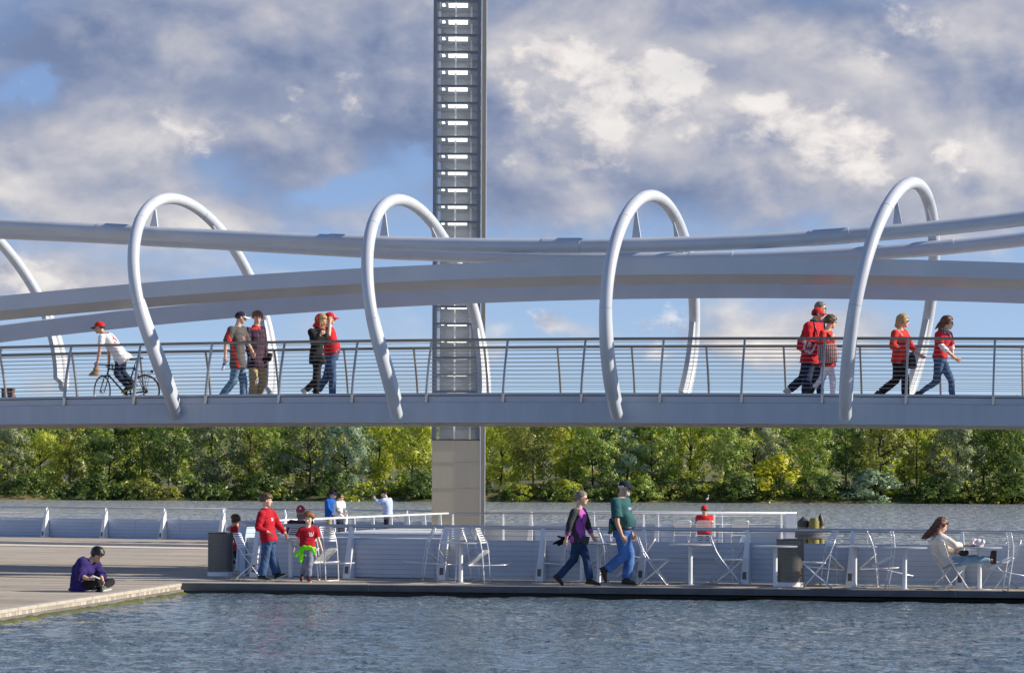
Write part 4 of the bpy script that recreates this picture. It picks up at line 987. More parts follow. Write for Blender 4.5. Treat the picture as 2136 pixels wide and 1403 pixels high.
    mb = MB(); mb.ell(e(.37, 0, -.272), ff * (.03 * hh), fr * (.095 * hh), fu * (.026 * hh), 10, 6); keep(obj('mouth', mb, LIP, smooth=True), root)
    if glasses:
        mb = MB()
        for s in (-1, 1):
            mb.ell(e(.375, s * .135, -.01), ff * (.025 * hh), fr * (.115 * hh), fu * (.075 * hh), 12, 8); mb.tube([e(.36, s * .23, .01), e(.1, s * .335, .02), e(-.05, s * .34, .01)], .014 * hh, 6)
        mb.tube([e(.40, -.1, .01), e(.41, 0, .015), e(.40, .1, .01)], .016 * hh, 6); keep(obj('sunglasses', mb, LENS, smooth=True), root)
    if beard:
        mb = MB(); rg = random.Random(seed + 3)
        for i in range(120):
            a = rg.uniform(-1.5, 1.5); u = rg.uniform(-.50, -.20); mb.sph(e(.12 + .25 * math.cos(a) * (1 if u < -.3 else .93), .265 * math.sin(a) * (1 if u > -.4 else .8), u), rg.uniform(.04, .065) * hh, 7)
        for s in (-1, 1): mb.ell(e(.375, s * .06, -.215), ff * (.03 * hh), fr * (.085 * hh), fu * (.03 * hh), 8, 6)
        keep(link('beard', remesh(mb, 'beard', beard, .008, 2, .003, 40)), root)
    # ---- hair
    if hair and hair[1] != 'none':
        hm, style = hair[0], hair[1]; mb = MB(); rg = random.Random(seed + 11); cnt = 700
        for i in range(cnt):
            zz = 1 - 2 * (i + .5) / cnt; aa = i * 2.39996; rr_ = math.sqrt(1 - zz * zz); v = Vector((rr_ * math.cos(aa), rr_ * math.sin(aa), zz))
            if v.x > .45 and v.z < (.42 if style != 'curly' else .30): continue
            lim = {'short': -.42, 'curly': -.30, 'bob': -.55, 'long': -.5}.get(style, -.4)
            if v.z < lim or (v.x > .12 and v.z < .12): continue
            if cap and (v.z > -.05 or v.x > 0): continue
            if abs(v.y) > .75 and v.z < -.05 and v.x > -.25 and style in ('short',): continue
            th = (.4 if cap else 1) * {'short': .045, 'curly': .12, 'bob': .10, 'long': .09}[style] * rg.uniform(.6, 1.3)
            c = e(-.04 + v.x * (.40 + th * .5), v.y * (.32 + th * .5), .12 + v.z * (.365 + th * .5))
            mb.sph(c, (.075 if style == 'short' else .095 if style != 'curly' else rg.uniform(.06, .13)) * hh, 6)
        for strand in (hair[2] if len(hair) > 2 else []):       # strands in head space: list of (f,r,u,radius)
            mb.tube([e(*p[:3]) for p in strand], [p[3] * hh for p in strand], 9)
            for p in strand: mb.sph(e(*p[:3]), p[3] * hh * .98, 8)
        keep(link('hair', remesh(mb, 'hair', hm, .0095, 3 if style != 'curly' else 1, .004 if style != 'short' else .0025, 26, seed)), root)
    if cap:
        cm, bmt = cap[0], cap[1]; tilt = cap[2] if len(cap) > 2 else 0
        mb = MB(); rings = []
        for ph in LS(0, math.pi / 2 * .97, 8):
            rings.append([e(-.05 + .455 * math.cos(a) * math.cos(ph) * (1 if math.cos(a) < 0 else .97), .365 * math.sin(a) * math.cos(ph), .10 + .06 * (math.cos(a) * .3) + .43 * math.sin(ph) ** .95) for a in LS(0, 6.2832, 24, endpoint=False)])
        mb.loft(rings); mb.sph(e(-.05, 0, .53), .03 * hh, 8); c_ = keep(obj('cap', mb, cm, auto=50), root)
        mb = MB(); top_, bot_ = [], []
        for i in range(13):
            a = -1.15 + 2.3 * i / 12; inn = e(-.05 + .43 * math.cos(a * .95), .36 * math.sin(a * .95), .135); ex = e(.30 + .47 * math.cos(a), .31 * math.sin(a), .10 - .10 * abs(math.sin(a)) ** 2 - .05)
            top_ += [inn, ex]
        n_ = len(top_); bot_ = [p - fu * (.025 * hh) for p in top_]
        fs = []
        for i in range(12): q = 2 * i; fs += [(q, q + 2, q + 3, q + 1), (n_ + q, n_ + q + 1, n_ + q + 3, n_ + q + 2), (q + 1, q + 3, n_ + q + 3, n_ + q + 1), (q, n_ + q, n_ + q + 2, q + 2)]
        fs += [(0, 1, n_ + 1, n_), (n_ - 2, 2 * n_ - 2, 2 * n_ - 1, n_ - 1)]
        mb.add(top_ + bot_, fs); keep(obj('cap_brim', mb, bmt), root)
        if len(cap) > 3:
            mb = MB(); mb.ell(e(.36, 0, .27), ff * (.03 * hh), fr * (.10 * hh), fu * (.09 * hh), 10, 6); keep(obj('cap_emblem', mb, cap[3], smooth=True), root)
    if hood:
        mb = MB()
        for i in range(120):
            rg = random.Random(i + seed); v = Vector((rg.gauss(0, 1), rg.gauss(0, 1), rg.gauss(0, 1))).normalized()
            if v.x > .35 and v.z < .75: continue
            if v.z < -.8: continue
            mb.sph(e(-.08 + v.x * .50, v.y * .44, .06 + v.z * .50), .10 * hh, 7)
        mb.tube([e(-.25, 0, -.25), nk - bf * .04], [.34 * hh, .40 * hh], 14); mb.tube([e(-.02, .36, -.1), e(.08, .3, -.5), nk + bf * .07], [.10 * hh, .13 * hh, .13 * hh], 9); mb.tube([e(-.02, -.36, -.1), e(.08, -.3, -.5), nk + bf * .07], [.10 * hh, .13 * hh, .13 * hh], 9)
        keep(link('hood', remesh(mb, 'hood', hood, .011, 3, .004, 14, seed)), root)
    # ---- trousers
    if legs:
        lm, fit, hem = legs.get('m'), legs.get('fit', .016), legs.get('hem', .96)
        mb = MB(); torso(mb, -.14, legs.get('rise', .18), fit * .75)
        for s in '12':
            h, kn, an = j['h' + s], j['k' + s], j['a' + s]; en = kn + (an - kn) * hem
            r1, r2, r3 = .085 * k * fat + fit * .6, .056 * k + fit, (.040 * k + fit * legs.get('flare', 1.3))
            mb.tube([h, h * .6 + kn * .4, kn], [r1, r1 * .93, r2], 14); mb.sph(h, r1 * .98, 12); mb.sph(kn, r2 * .99, 12)
            mb.tube([kn, kn * .6 + en * .4, en], [r2, (r2 * 1.0 + r3) / 2, r3], 14)
        keep(link('trousers' if hem > .6 else 'shorts', remesh(mb, 'trousers', lm, .0125, 3, legs.get('folds', .006), 11, seed + 1)), root)
        if legs.get('belt'):
            t, l, wv = frame(.09); w = FI(.09, prof[0], prof[1]) * k * fat + fit + .006; d = FI(.09, prof[0], prof[2]) * k * fat + fit + .006; bl = belly * math.exp(-((.09 - .28) / .24) ** 2)
            mb = MB(); mb.loft([[spine(f) + wv * bl * .6 + l * w * math.cos(a) + wv * (d + bl * .5) * math.sin(a) for a in LS(0, 6.2832, 24, endpoint=False)] for f in (.06, .12)]); keep(obj('belt', mb, legs['belt'], smooth=True), root)
    # ---- upper garments
    for ti, tp in enumerate(top if isinstance(top, list) else [top] if top else []):
        mb = MB(); fit = tp.get('fit', .016); torso(mb, tp.get('hem', -.08), tp.get('neck', .965), fit, tp.get('flare', .02))
        for s in '12':
            sh, el, wr = j['s' + s], j['e' + s], j['w' + s]; L_ = tp.get('sleeve', .55); wd_ = tp.get('width', .016)
            if L_ > 0:
                r0, r1, r2 = .056 * k * fat + wd_, .044 * k + wd_ * 1.1, .030 * k + wd_
                limb(mb, [spine(.80) * .45 + sh * .55, sh], [r0 * 1.15, r0])
                if L_ <= 1: mb.tube([sh, sh + (el - sh) * L_], [r0, r0 + (r1 - r0) * L_ + tp.get('bell', .008)], 14)
                else:
                    mb.tube([sh, (sh + el) / 2, el], [r0, (r0 + r1) / 2, r1], 14); mb.sph(el, r1 * .99, 12); mb.tube([el, el + (wr - el) * (L_ - 1)], [r1, r1 + (r2 - r1) * (L_ - 1) + tp.get('bell', 0)], 14)
        if tp.get('collar'):
            t, l, wv = frame(.98); mb.tube([nk - t * .05, nk + t * tp['collar']], [.085 * k, .076 * k], 14)
        pf = None
        if tp.get('paint'):
            info = dict(hip=hip, nk=nk, j=j, bf=bf, l=frame(.5)[1], k=k, spine=spine); pf = (lambda c, fn=tp['paint'], info=info: fn(Vector(c), info))
        g = remesh(mb, tp.get('name', 'shirt'), tp['m'], .0125, 3, tp.get('folds', .006), 9, seed + 5 + ti, pf)
        go = keep(link(tp.get('name', 'shirt'), g), root)
        person.last_top = go
    # ---- shoes
    if shoes:
        sm, sol = shoes[0], shoes[1]; ht = shoes[2] if len(shoes) > 2 else .06
        for s in '12':
            an, to = j['a' + s], j.get('t' + s)
            td = (to - an) if to else bf * .2 - up0 * .08
            fd = td.copy(); fl = fd.normalized(); kn = j['k' + s]; shin = (kn - an).normalized()
            # sole plane: foot axis makes about 70 degrees with the ankle-toe line
            fwd = (fl - shin * fl.dot(shin) * .0).normalized(); side = fwd.cross(shin).normalized(); upf = side.cross(fwd).normalized()
            c0 = an; L1 = td.length; mb = MB(); rings = []
            ang = math.asin(min(.9, .075 * k / max(L1, .1))); fw2 = (fwd * math.cos(ang) + upf * math.sin(ang)).normalized(); up2 = side.cross(fw2).normalized()
            org = an - up2 * .075 * k; Lf = max(.15, L1 * 1.0) * .96
            for x, w, h in ((-.075, .022, .05), (-.062, .034, .075), (-.02, .038, .095), (.02, .038, .09), (.45 * Lf + .02, .042, .062), (.75 * Lf, .046, .05), (.95 * Lf, .038, .042), (1.08 * Lf, .018, .028)):
                x_ = x * k if x < .1 else x
                rings.append([org + fw2 * x_ + side * (w * k * math.cos(a)) + up2 * (h * k * .5 + h * k * .5 * math.copysign(abs(math.sin(a)) ** .7, math.sin(a))) for a in LS(0, 6.2832, 14, endpoint=False)])
            mb.loft(rings); mb.tube([an - up2 * .03, an + shin * ht * k], [.043 * k, .046 * k], 12); so_ = keep(obj('boot' if ht > .15 else 'shoe', mb, sm, smooth=True), root)
            mb = MB(); r2 = []
            for x, w in ((-.078, .024), (-.05, .040), (.03, .042), (.5 * Lf, .046), (.8 * Lf, .049), (1.0 * Lf, .036), (1.10 * Lf, .014)):
                x_ = x * k if x < .04 else x
                r2.append([org + fw2 * x_ + side * w * k * sx + up2 * zz for sx, zz in ((-1, -.012), (1, -.012), (1, .008), (-1, .008))])
            mb.loft(r2); keep(obj('sole', mb, sol), root)
    person.info = dict(j=j, spine=spine, frame=frame, bf=bf, ff=ff, fu=fu, fr=fr, hh=hh, hands=hands, k=k, e=e, root=root)
    return root
def decal(target, pts2d, faces, org, rx, ry, dr, m, name, root, off=.004):
    """flat print laid on a garment: rays along dr find the cloth"""
    deps = target.data; bv = BVHTree.FromPolygons([target.matrix_parent_inverse.inverted() @ v.co if False else v.co for v in deps.vertices], [p.vertices[:] for p in deps.polygons])
    vs = []
    for x, y in pts2d:
        o = Vector(org) + rx * x + ry * y; hit = bv.ray_cast(o - dr * .5, dr, 1.0)
        vs.append((hit[0] - dr * off) if hit[0] else o)
    mb = MB(); mb.add(vs, faces); return keep(obj(name, mb, m), root)
def text_print(target, s, size, org, rx, ry, dr, m, name, root, shear=0):
    cu = bpy.data.curves.new('t', 'FONT'); cu.body = s; cu.size = size; cu.align_x = 'CENTER'; cu.align_y = 'CENTER'; cu.shear = shear; cu.offset = size * .02
    o = bpy.data.objects.new('t', cu); COL.objects.link(o); dg = bpy.context.evaluated_depsgraph_get(); me = bpy.data.meshes.new_from_object(o.evaluated_get(dg)); bpy.data.objects.remove(o)
    pts = [(v.co.x, v.co.y) for v in me.vertices]; fs = [tuple(p.vertices) for p in me.polygons]; bpy.data.meshes.remove(me)
    return decal(target, pts, fs, org, rx, ry, dr, m, name, root)
INKW = mat('print_white', (.75, .75, .78), .7); INKR = mat('print_red', (.5, .015, .03), .7); INKN = mat('print_navy', (.015, .02, .06), .7); INKL = mat('print_lilac', (.30, .29, .38), .7); INKP = mat('print_pink', (.75, .25, .28), .7)
def swirl(target, org, rx, ry, dr, sc, m, root, name='emblem'):   # looping script W
    t = np.linspace(0, 1, 40)
    ctr = [(-.55, .30), (-.42, .50), (-.30, .42), (-.34, .05), (-.28, -.42), (-.10, -.38), (.05, .0), (.10, .38), (.0, .45), (-.04, .25), (.06, -.32), (.22, -.45), (.42, -.1), (.50, .35), (.62, .50)]
    c = np.array(ctr); xs = np.interp(t * (len(c) - 1), range(len(c)), c[:, 0]); ys = np.interp(t * (len(c) - 1), range(len(c)), c[:, 1])
    pts, fs = [], []
    for i in range(len(xs)):
        a = max(i - 1, 0); b = min(i + 1, len(xs) - 1); d = np.array([xs[b] - xs[a], ys[b] - ys[a]]); d /= np.linalg.norm(d) + 1e-9; n_ = np.array([-d[1], d[0]]) * .075
        pts += [((xs[i] + n_[0]) * sc, (ys[i] + n_[1]) * sc), ((xs[i] - n_[0]) * sc, (ys[i] - n_[1]) * sc)]
    for i in range(len(xs) - 1): fs.append((2 * i, 2 * i + 2, 2 * i + 3, 2 * i + 1))
    return decal(target, pts, fs, org, rx, ry, dr, m, name, root)
def Db(px, u): return BP(px, 800, u).y
X1, Y1, Z1 = Vector((1, 0, 0)), Vector((0, 1, 0)), Vector((0, 0, 1))

# ---------------------------------------------------------------- on the bridge
# cyclist
Dc = Db(240, -.30)
b_ = BIKE; foot_n = b_['bb'] - b_['sd'] * .12 - b_['ca'] * .17; foot_f = b_['bb'] + b_['sd'] * .12 + b_['ca'] * .17
person('cyclist in white jersey and red cap leaning over dark handlebars', Dc, dict(hd=(207, 683), nk=(215, 695), s1=(212, 703, -.17), e1=(208, 731, -.22), w1=(203.5, 753, -.20), f1=(200, 764, -.19), s2=(217, 700, .17), e2=(228, 732, .20), w2=(227, 757, .18),
    h1=(251, 746, -.09), h2=(256, 744, .10), k1=(244, 779, -.13), k2=(255, 776, .12), a1=(266, 806, -.13), t1=(258, 817, -.13), a2=(277, 800, .12), t2=(271, 811, .12)), 180, 'tan', .98, pitch=-6, hair=(DBRN, 'short'), cap=(RED, SHOEB),
    top=dict(m=[WHT, RED], hem=-.20, sleeve=.62, fit=.024, flare=.05, folds=.009, name='jersey', paint=lambda c, i: 0), legs=dict(m=JEAND, belt=None, fit=.016), shoes=(SHOEB, mat('yellow_sole', (.55, .48, .02), .6)), curl=(1.0, 1.2), body_face=180, seed=1)
i_ = person.info; dr = (i_['frame'](.6)[2]).normalized(); rx = Vector((-.55, -.84, 0)) ; ry = (i_['spine'](.9) - i_['spine'](.5)).normalized(); lat_ = i_['frame'](.6)[1]; lat_ = lat_ if lat_.y > 0 else -lat_
pr = (dr * .86 + lat_ * .5).normalized(); rxx = (lat_ * .87 - dr * .3).normalized()
text_print(person.last_top, '3', .30, i_['spine'](.62) - lat_ * .035, -rxx if False else rxx, ry, pr, INKR, 'number_print', i_['root'])
swirl(person.last_top, i_['spine'](.90) - lat_ * .03, rxx, ry, pr, .07, INKN, i_['root'], 'name_print')
# ankle boot held in the cyclist's hand
mb = MB(); c = P(198.5, 776, Dc - .20)
mb.loft([[c + X1 * (x + w * math.cos(a)) + Y1 * (.05 * math.sin(a)) + Z1 * z for a in LS(0, 6.28, 12, endpoint=False)] for x, w, z in ((-.03, .10, -.075), (-.03, .105, -.05), (-.01, .09, -.015), (.02, .065, .04), (.025, .06, .10))])
o = obj('suede_boot', mb, mat('suede', (.33, .22, .12), .85, var=.15), smooth=True); tag(o, 'tan suede boot carried in the hand of the cyclist', 'boot')

# man in charcoal and red jersey
D_ = Db(500, -.35)
def jersey(c, i):
    q = c - i['hip']; s = q.dot(i['l'] if i['l'].y < 0 else -i['l']); f = q.dot(i['bf'])
    up_ = (c.z - i['hip'].z) / (i['nk'].z - i['hip'].z)
    return 1 if s > .05 and -.075 < f + .22 * (up_ - .35) < -.005 and up_ < .85 else 0
person('man in charcoal and red jersey and navy cap carrying a water bottle', D_, dict(hd=(502.5, 662.5), nk=(496, 679), s1=(482, 688, -.17), e1=(471, 718, -.22), w1=(469.5, 744, -.20), s2=(507, 686, .16), e2=(517, 717, .20), w2=(527, 733, .12), f2=(529, 743, .1),
    h1=(494, 756, -.09), h2=(499, 755, .09), k1=(487, 794, -.09), k2=(508, 796, .10), a1=(459, 831, -.08), t1=(470, 846, -.08), a2=(508, 838, .10), t2=(524, 846, .10)), 12, 'fair', 1.02, pitch=-4, hair=(DBRN, 'short'), cap=(NAVY, WHT, 0, WHT),
    top=dict(m=[CHAR, SCAR], hem=-.17, sleeve=.85, bell=.02, fit=.026, width=.022, flare=.03, folds=.008, name='jersey', paint=jersey), legs=dict(m=JEANL, fit=.026, flare=1.5, hem=.99, folds=.008), shoes=(SHOEB, SOLE), body_face=-12, curl=(1.1, .5), seed=2)
i_ = person.info; swirl(person.last_top, i_['spine'](.66) + Vector((.06, 0, 0)), Vector((.45, .89, 0)), Z1, Vector((-.89, .45, 0)), .07, INKP, i_['root'], 'chest_print')
c = P(467, 762, D_ - .21); root = thing('water_bottle', c - Z1 * .11, 'clear water bottle with blue cap in the hand of the man in charcoal jersey', 'bottle')
mb = MB(); ax = (Z1 * .93 + X1 * .25 * 1).normalized(); mb.tube([c - ax * .11, c - ax * .10, c + ax * .02, c + ax * .06], [.028, .033, .032, .015], 14); keep(obj('bottle_body', mb, mat('clear_plastic', (.55, .62, .70), .1)), root)
mb = MB(); mb.tube([c + ax * .0, c + ax * .055], [.0335, .030], 14); keep(obj('bottle_label', mb, mat('bottle_blue', (.02, .08, .42), .4)), root)
# man in plaid
D_ = Db(540, .35)
person('curly-haired man in navy plaid shirt and khaki trousers', D_, dict(hd=(537, 663), nk=(533.5, 680), s1=(517, 688, -.10), e1=(517, 717, -.16), w1=(521, 744, -.14), s2=(548, 687, .08), e2=(552, 718, .10), w2=(556, 741, .02), h1=(528, 756, -.07), h2=(544, 755, .07),
    k1=(528, 795, -.12), k2=(549, 792, .05), a1=(527, 836, -.05), t1=(531, 846, -.16), a2=(539, 832, .12), t2=(546, 846, .06)), -72, 'fair', 1.03, pitch=-10, hair=(GING, 'curly'),
    top=[dict(m=SCAR, hem=.3, sleeve=0, fit=.008, name='undershirt', collar=.02), dict(m=PLAID, hem=-.16, sleeve=1.95, fit=.024, width=.018, neck=.93, folds=.008, flare=.04, collar=.0)], legs=dict(m=KHAKI, fit=.030, flare=1.7, hem=.99, folds=.010), shoes=(BROWNL, SOLE), body_face=-48, seed=3)
i_ = person.info; mb = MB(); c = P(558, 744, D_ - .05); rg = random.Random(4)
for q in range(9): mb.ell(c + Vector((rg.uniform(-.06, .07), rg.uniform(-.04, .04), rg.uniform(-.10, .06))), (.055, 0, .02), (0, .03, 0), (0, 0, .05), 9, 6)
keep(link('bundled_jacket', remesh(mb, 'bundled_jacket', BLK, .011, 2, .008, 20)), i_['root'])
# woman with red hood
D_ = Db(665, -.40)
person('woman in black padded jacket with red hood pulled up', D_, dict(hd=(671, 669), nk=(663, 684), s1=(650, 692, -.15), e1=(657, 714, -.24), w1=(668, 699, -.20), f1=(672, 692, -.2), s2=(674, 691, .14), e2=(680, 712, .06), w2=(676, 692, -.08), f2=(674, 686, -.1), h1=(660, 750, -.08), h2=(664, 750, .08),
    k1=(663, 789, .08), k2=(659, 792, -.09), a1=(638, 814, .06), t1=(642, 830, .06), a2=(660, 836, -.09), t2=(677, 846, -.09)), -40, 'fair', .95, 'f', pitch=-14, hair=(BLD, 'bob', [[(.15, -.3, .1, .1), (.18, -.33, -.25, .09), (.1, -.3, -.5, .06)], [(.15, .3, .1, .1), (.2, .32, -.25, .09), (.15, .3, -.5, .05)]]), hood=SCAR,
    top=dict(m=BLK, hem=-.12, sleeve=1.9, fit=.034, width=.026, folds=.011, name='jacket', collar=.02), legs=dict(m=BLK, fit=.018, hem=.98), shoes=(SNEAK, SOLE), body_face=-25, curl=(1.2, 1.2), seed=4)
c = P(665, 742, D_ - .22); root = thing('handbag', c - Z1 * .08, 'small black leather handbag with gold zip at the hip of the hooded woman', 'handbag')
mb = MB(); mb.loft([[c + X1 * (w * math.cos(a)) + Y1 * (.035 * math.sin(a)) + Z1 * z for a in LS(0, 6.28, 14, endpoint=False)] for w, z in ((.10, -.085), (.115, -.06), (.10, .03), (.09, .065))]); keep(obj('bag_body', mb, LEATH, smooth=True), root)
mb = MB(); mb.box(c + Z1 * .035 - Y1 * .037, .13, .006, .006); keep(obj('zip', mb, mat('gold', (.6, .42, .12), .3, metal=1)), root)
# man holding his red cap
D_ = Db(690, .30)
person('man in red T-shirt holding on to his red cap', D_, dict(hd=(688.5, 664), nk=(686, 680), s1=(684, 688, -.18), e1=(686, 698, -.34), w1=(688.5, 671, -.22), f1=(690, 658, -.14), s2=(688, 687, .18), e2=(692, 716, .22), w2=(697, 738, .2), h1=(690, 742, -.08), h2=(692, 742, .08),
    k1=(694, 788, -.08), k2=(681, 787, .09), a1=(693, 836, -.08), t1=(709, 846, -.08), a2=(662, 815, .09), t2=(668, 832, .09)), 8, 'fair', 1.03, hair=(DBRN, 'short'), cap=(RED, RED, 0, WHT), top=dict(m=RED, hem=.02, sleeve=.6, fit=.018), legs=dict(m=JEAN, fit=.022, belt=LEATH, flare=1.5), shoes=(SHOEB, SOLE), belly=.07, seed=5, curl=(.35, .5))
# man with red jacket and team bag
D_ = Db(1695, -.35)
person('man in red jacket and red cap with a red shoulder bag', D_, dict(hd=(1706, 655.5), nk=(1698, 670), s1=(1687, 681, -.19), e1=(1684, 708, -.24), w1=(1703, 711, -.16), s2=(1709, 678, .18), e2=(1714, 706, .2), w2=(1719, 722, .1), h1=(1686, 748, -.09), h2=(1690, 748, .09),
    k1=(1674, 789, .06), k2=(1683, 792, -.09), a1=(1646, 813, .06), t1=(1655, 830, .06), a2=(1679, 836, -.09), t2=(1696, 846, -.09)), 2, 'tan', 1.07, hair=(BLKH, 'short'), cap=(RED, RED, 0, RED), glasses=True, top=dict(m=[RED, NAVY], hem=-.13, sleeve=1.95, fit=.034, width=.028, folds=.013, name='jacket', collar=.03, paint=lambda c, i: 1 if c.z > i['nk'].z - .02 else 0), legs=dict(m=JEAND, fit=.026, flare=1.5), shoes=(SNEAK, SOLE), belly=.06, fat=1.08, seed=6)
i6 = person.info
yb = D_ - .28
def bagpoly(pts, y, th, m, name, label, cat, tex=None):
    q = [P(a, b, y) for a, b in pts]; c = sum(q, Vector()) / len(q); root = thing(name, c - Z1 * .2, label, cat)
    mb = MB(); rings = []
    for t, s in ((0, .86), (.12, .97), (.5, 1.03), (.88, .97), (1, .86)): rings.append([c + (p - c) * s + Y1 * (th * (t - .5)) for p in q])
    mb.loft(rings); o = keep(obj('bag_body', mb, m, auto=60), root); return root, o, c
r_, bo, c = bagpoly([(1664, 709), (1685, 710), (1705, 715), (1704, 740), (1698, 744), (1680, 737), (1662, 728)], yb, .10, RED, 'shoulder_bag', 'red shoulder bag with big white looping emblem behind the man in red jacket', 'bag')
swirl(bo, c - Y1 * .2 + Z1 * .01, Vector((.98, 0, -.2)), Vector((.2, 0, .98)), Y1, .23, INKW, r_)
mb = MB(); mb.tube([P(1666, 709, yb), P(1676, 690, yb + .08), P(1692, 668, yb + .12), P(1697, 671, yb + .06), P(1703, 690, yb + .05), P(1707, 708, yb + .08), P(1704, 716, yb)], .012, 6); keep(obj('strap', mb, LEATH, smooth=True), r_)
# man behind
D_ = Db(1712, .75)
person('tall grey-haired man with sunglasses half hidden behind the red-capped man', D_, dict(hd=(1712, 643), nk=(1706, 658), s1=(1704, 668, -.18), e1=(1702, 702, -.2), w1=(1708, 726, -.14), s2=(1708, 668, .18), e2=(1708, 702, .22), w2=(1714, 724, .18), h1=(1706, 742, -.09), h2=(1708, 742, .09),
    k1=(1711, 790, -.09), k2=(1700, 790, .09), a1=(1711, 834, -.09), t1=(1728, 843, -.09), a2=(1686, 828, .09), t2=(1696, 842, .09)), 5, 'fair', 1.09, hair=(GRYH, 'short'), glasses=True, top=dict(m=NAVY, hem=-.1, sleeve=1.9, fit=.022, collar=.02, name='jacket'), legs=dict(m=JEAND, fit=.02), shoes=(SHOEB, SOLE), seed=7)
# woman with houndstooth tote
D_ = Db(1730, -.75)
person('woman in red top, white trousers and tall black boots looking away', D_, dict(hd=(1733, 672), nk=(1725, 688), s1=(1716, 695, -.15), e1=(1714, 714, -.22), w1=(1733, 705, -.20), f1=(1738, 699, -.18), s2=(1730, 694, .14), e2=(1736, 716, .18), w2=(1741, 732, .16), h1=(1724, 754, -.08), h2=(1728, 754, .08),
    k1=(1716, 788, .07), k2=(1737, 790, -.08), a1=(1690, 815, .07), t1=(1698, 832, .07), a2=(1737, 836, -.08), t2=(1752, 846, -.08)), 32, 'fair', .95, 'f', hair=(BRN, 'curly'), glasses=True, top=dict(m=SCAR, hem=-.16, sleeve=1.6, fit=.020, width=.018, folds=.007), legs=dict(m=WPANT, fit=.010, hem=.75, flare=.9), shoes=(LEATH, SHOEB, .33), body_face=8, curl=(1.2, .4), seed=8)
yb = D_ - .20; r_, bo, c = bagpoly([(1706, 718), (1744, 716), (1747, 740), (1747, 754), (1740, 757), (1712, 757), (1707, 750)], yb, .12, HOUND, 'tote_bag', 'brown and cream houndstooth tote bag carried by the woman in white trousers', 'bag')
mb = MB(); mb.tube([P(1711, 719, yb), P(1716, 700, yb + .02), P(1722, 691, yb + .05), P(1732, 700, yb + .02), P(1740, 717, yb)], .011, 6); keep(obj('strap', mb, BROWNL, smooth=True), r_)
# two women at the right
D_ = Db(1880, -.30)
person('grey-blond woman with sunglasses in red sweater carrying a red jacket', D_, dict(hd=(1884, 670), nk=(1877, 687), s1=(1867, 695, -.16), e1=(1861, 720, -.22), w1=(1882, 724, -.20), s2=(1886, 694, .15), e2=(1902, 724, .18), w2=(1917, 740, .12), f2=(1924, 744, .1), h1=(1875, 752, -.09), h2=(1879, 752, .09),
    k1=(1869, 793, .06), k2=(1888, 793, -.09), a1=(1836, 818, .06), t1=(1844, 834, .06), a2=(1890, 836, -.09), t2=(1906, 846, -.09)), 0, 'fair', .98, 'f', hair=(BLD, 'bob', [[(-.3, -.2, -.1, .2), (-.42, -.2, -.35, .15)], [(-.3, .2, -.1, .2), (-.42, .2, -.35, .15)], [(-.35, 0, 0, .24), (-.48, 0, -.3, .2)]]), glasses=True, top=dict(m=SCAR, hem=-.02, sleeve=1.45, fit=.022, width=.018, folds=.008, name='sweater'), legs=dict(m=BLK, fit=.022, flare=1.8), shoes=(SHOEB, SHOEB), fat=1.08, seed=9)
i_ = person.info; mb = MB(); rg = random.Random(8)
for q in range(10): f_ = q / 9; mb.ell(P(1877 - 3 * f_ + 6 * (1 - f_), 726 + 27 * f_, D_ - .23), (.075 - .025 * f_, 0, 0), (0, .03, 0), (0, 0, .05), 9, 6)
keep(link('carried_jacket', remesh(mb, 'carried_jacket', SCAR, .011, 2, .007, 16)), i_['root'])
mb = MB(); mb.tube([P(1872, 688, D_ - .12), P(1880, 697, D_ - .165), P(1888, 708, D_ - .14), P(1896, 735, D_ + .1)], .014, 6); st_ = mb
c = P(1902, 752, D_ + .14); root = thing('handbag', c - Z1 * .15, 'black handbag with cream strap hanging behind the grey-blond woman', 'handbag')
keep(obj('strap', st_, CREAM, smooth=True), root)
mb = MB(); mb.loft([[c + X1 * (w * math.cos(a)) + Y1 * (.06 * math.sin(a)) + Z1 * z for a in LS(0, 6.28, 14, endpoint=False)] for w, z in ((.07, -.15), (.10, -.12), (.085, 0), (.04, .16))]); keep(obj('bag_body', mb, LEATH, smooth=True), root)
D_ = Db(1970, -.25)
person('auburn-haired woman in red T-shirt over white sleeves and blue jeans', D_, dict(hd=(1976.5, 673.5), nk=(1969, 691), s1=(1958, 698, -.16), e1=(1963, 721, -.23), w1=(1992, 746, -.20), f1=(2002, 753, -.2), s2=(1978, 697, .15), e2=(1985, 722, .2), w2=(1987, 738, .14), h1=(1959, 747, -.09), h2=(1963, 747, .09),
    k1=(1954, 795, .06), k2=(1984, 793, -.09), a1=(1919, 819, .06), t1=(1928, 835, .06), a2=(1987, 836, -.09), t2=(2003, 846, -.09)), -4, 'fair', .99, 'f', hair=(AUB, 'long', [[(-.3, -.15, .0, .2), (-.5, -.15, -.4, .2), (-.68, -.1, -.85, .13), (-.85, 0, -1.0, .05)], [(-.3, .15, .0, .2), (-.5, .15, -.4, .2), (-.62, .1, -.9, .12)], [(-.4, 0, .1, .22), (-.7, 0, -.2, .14), (-.95, .05, -.45, .06)]]), glasses=True,
    top=[dict(m=WHT, hem=.4, sleeve=1.45, fit=.006, width=.010, name='undershirt'), dict(m=RED, hem=-.0, sleeve=.9, fit=.020, width=.020, bell=.006)], legs=dict(m=JEAN, fit=.012, belt=LEATH, flare=.9), shoes=(SHOEB, SHOEB), seed=10)
i_ = person.info; mb = MB(); nk_ = i_['j']['nk']
for q in range(16): a = 6.283 * q / 16; mb.sph(nk_ + Vector((.075 * math.cos(a) + .015, .075 * math.sin(a), .015 - .03 * math.cos(a))), .032, 8)
for q in range(5): mb.sph(nk_ + Vector((.085 + .006 * q, -.06 + .01 * q, -.03 - .022 * q)), .030, 8)
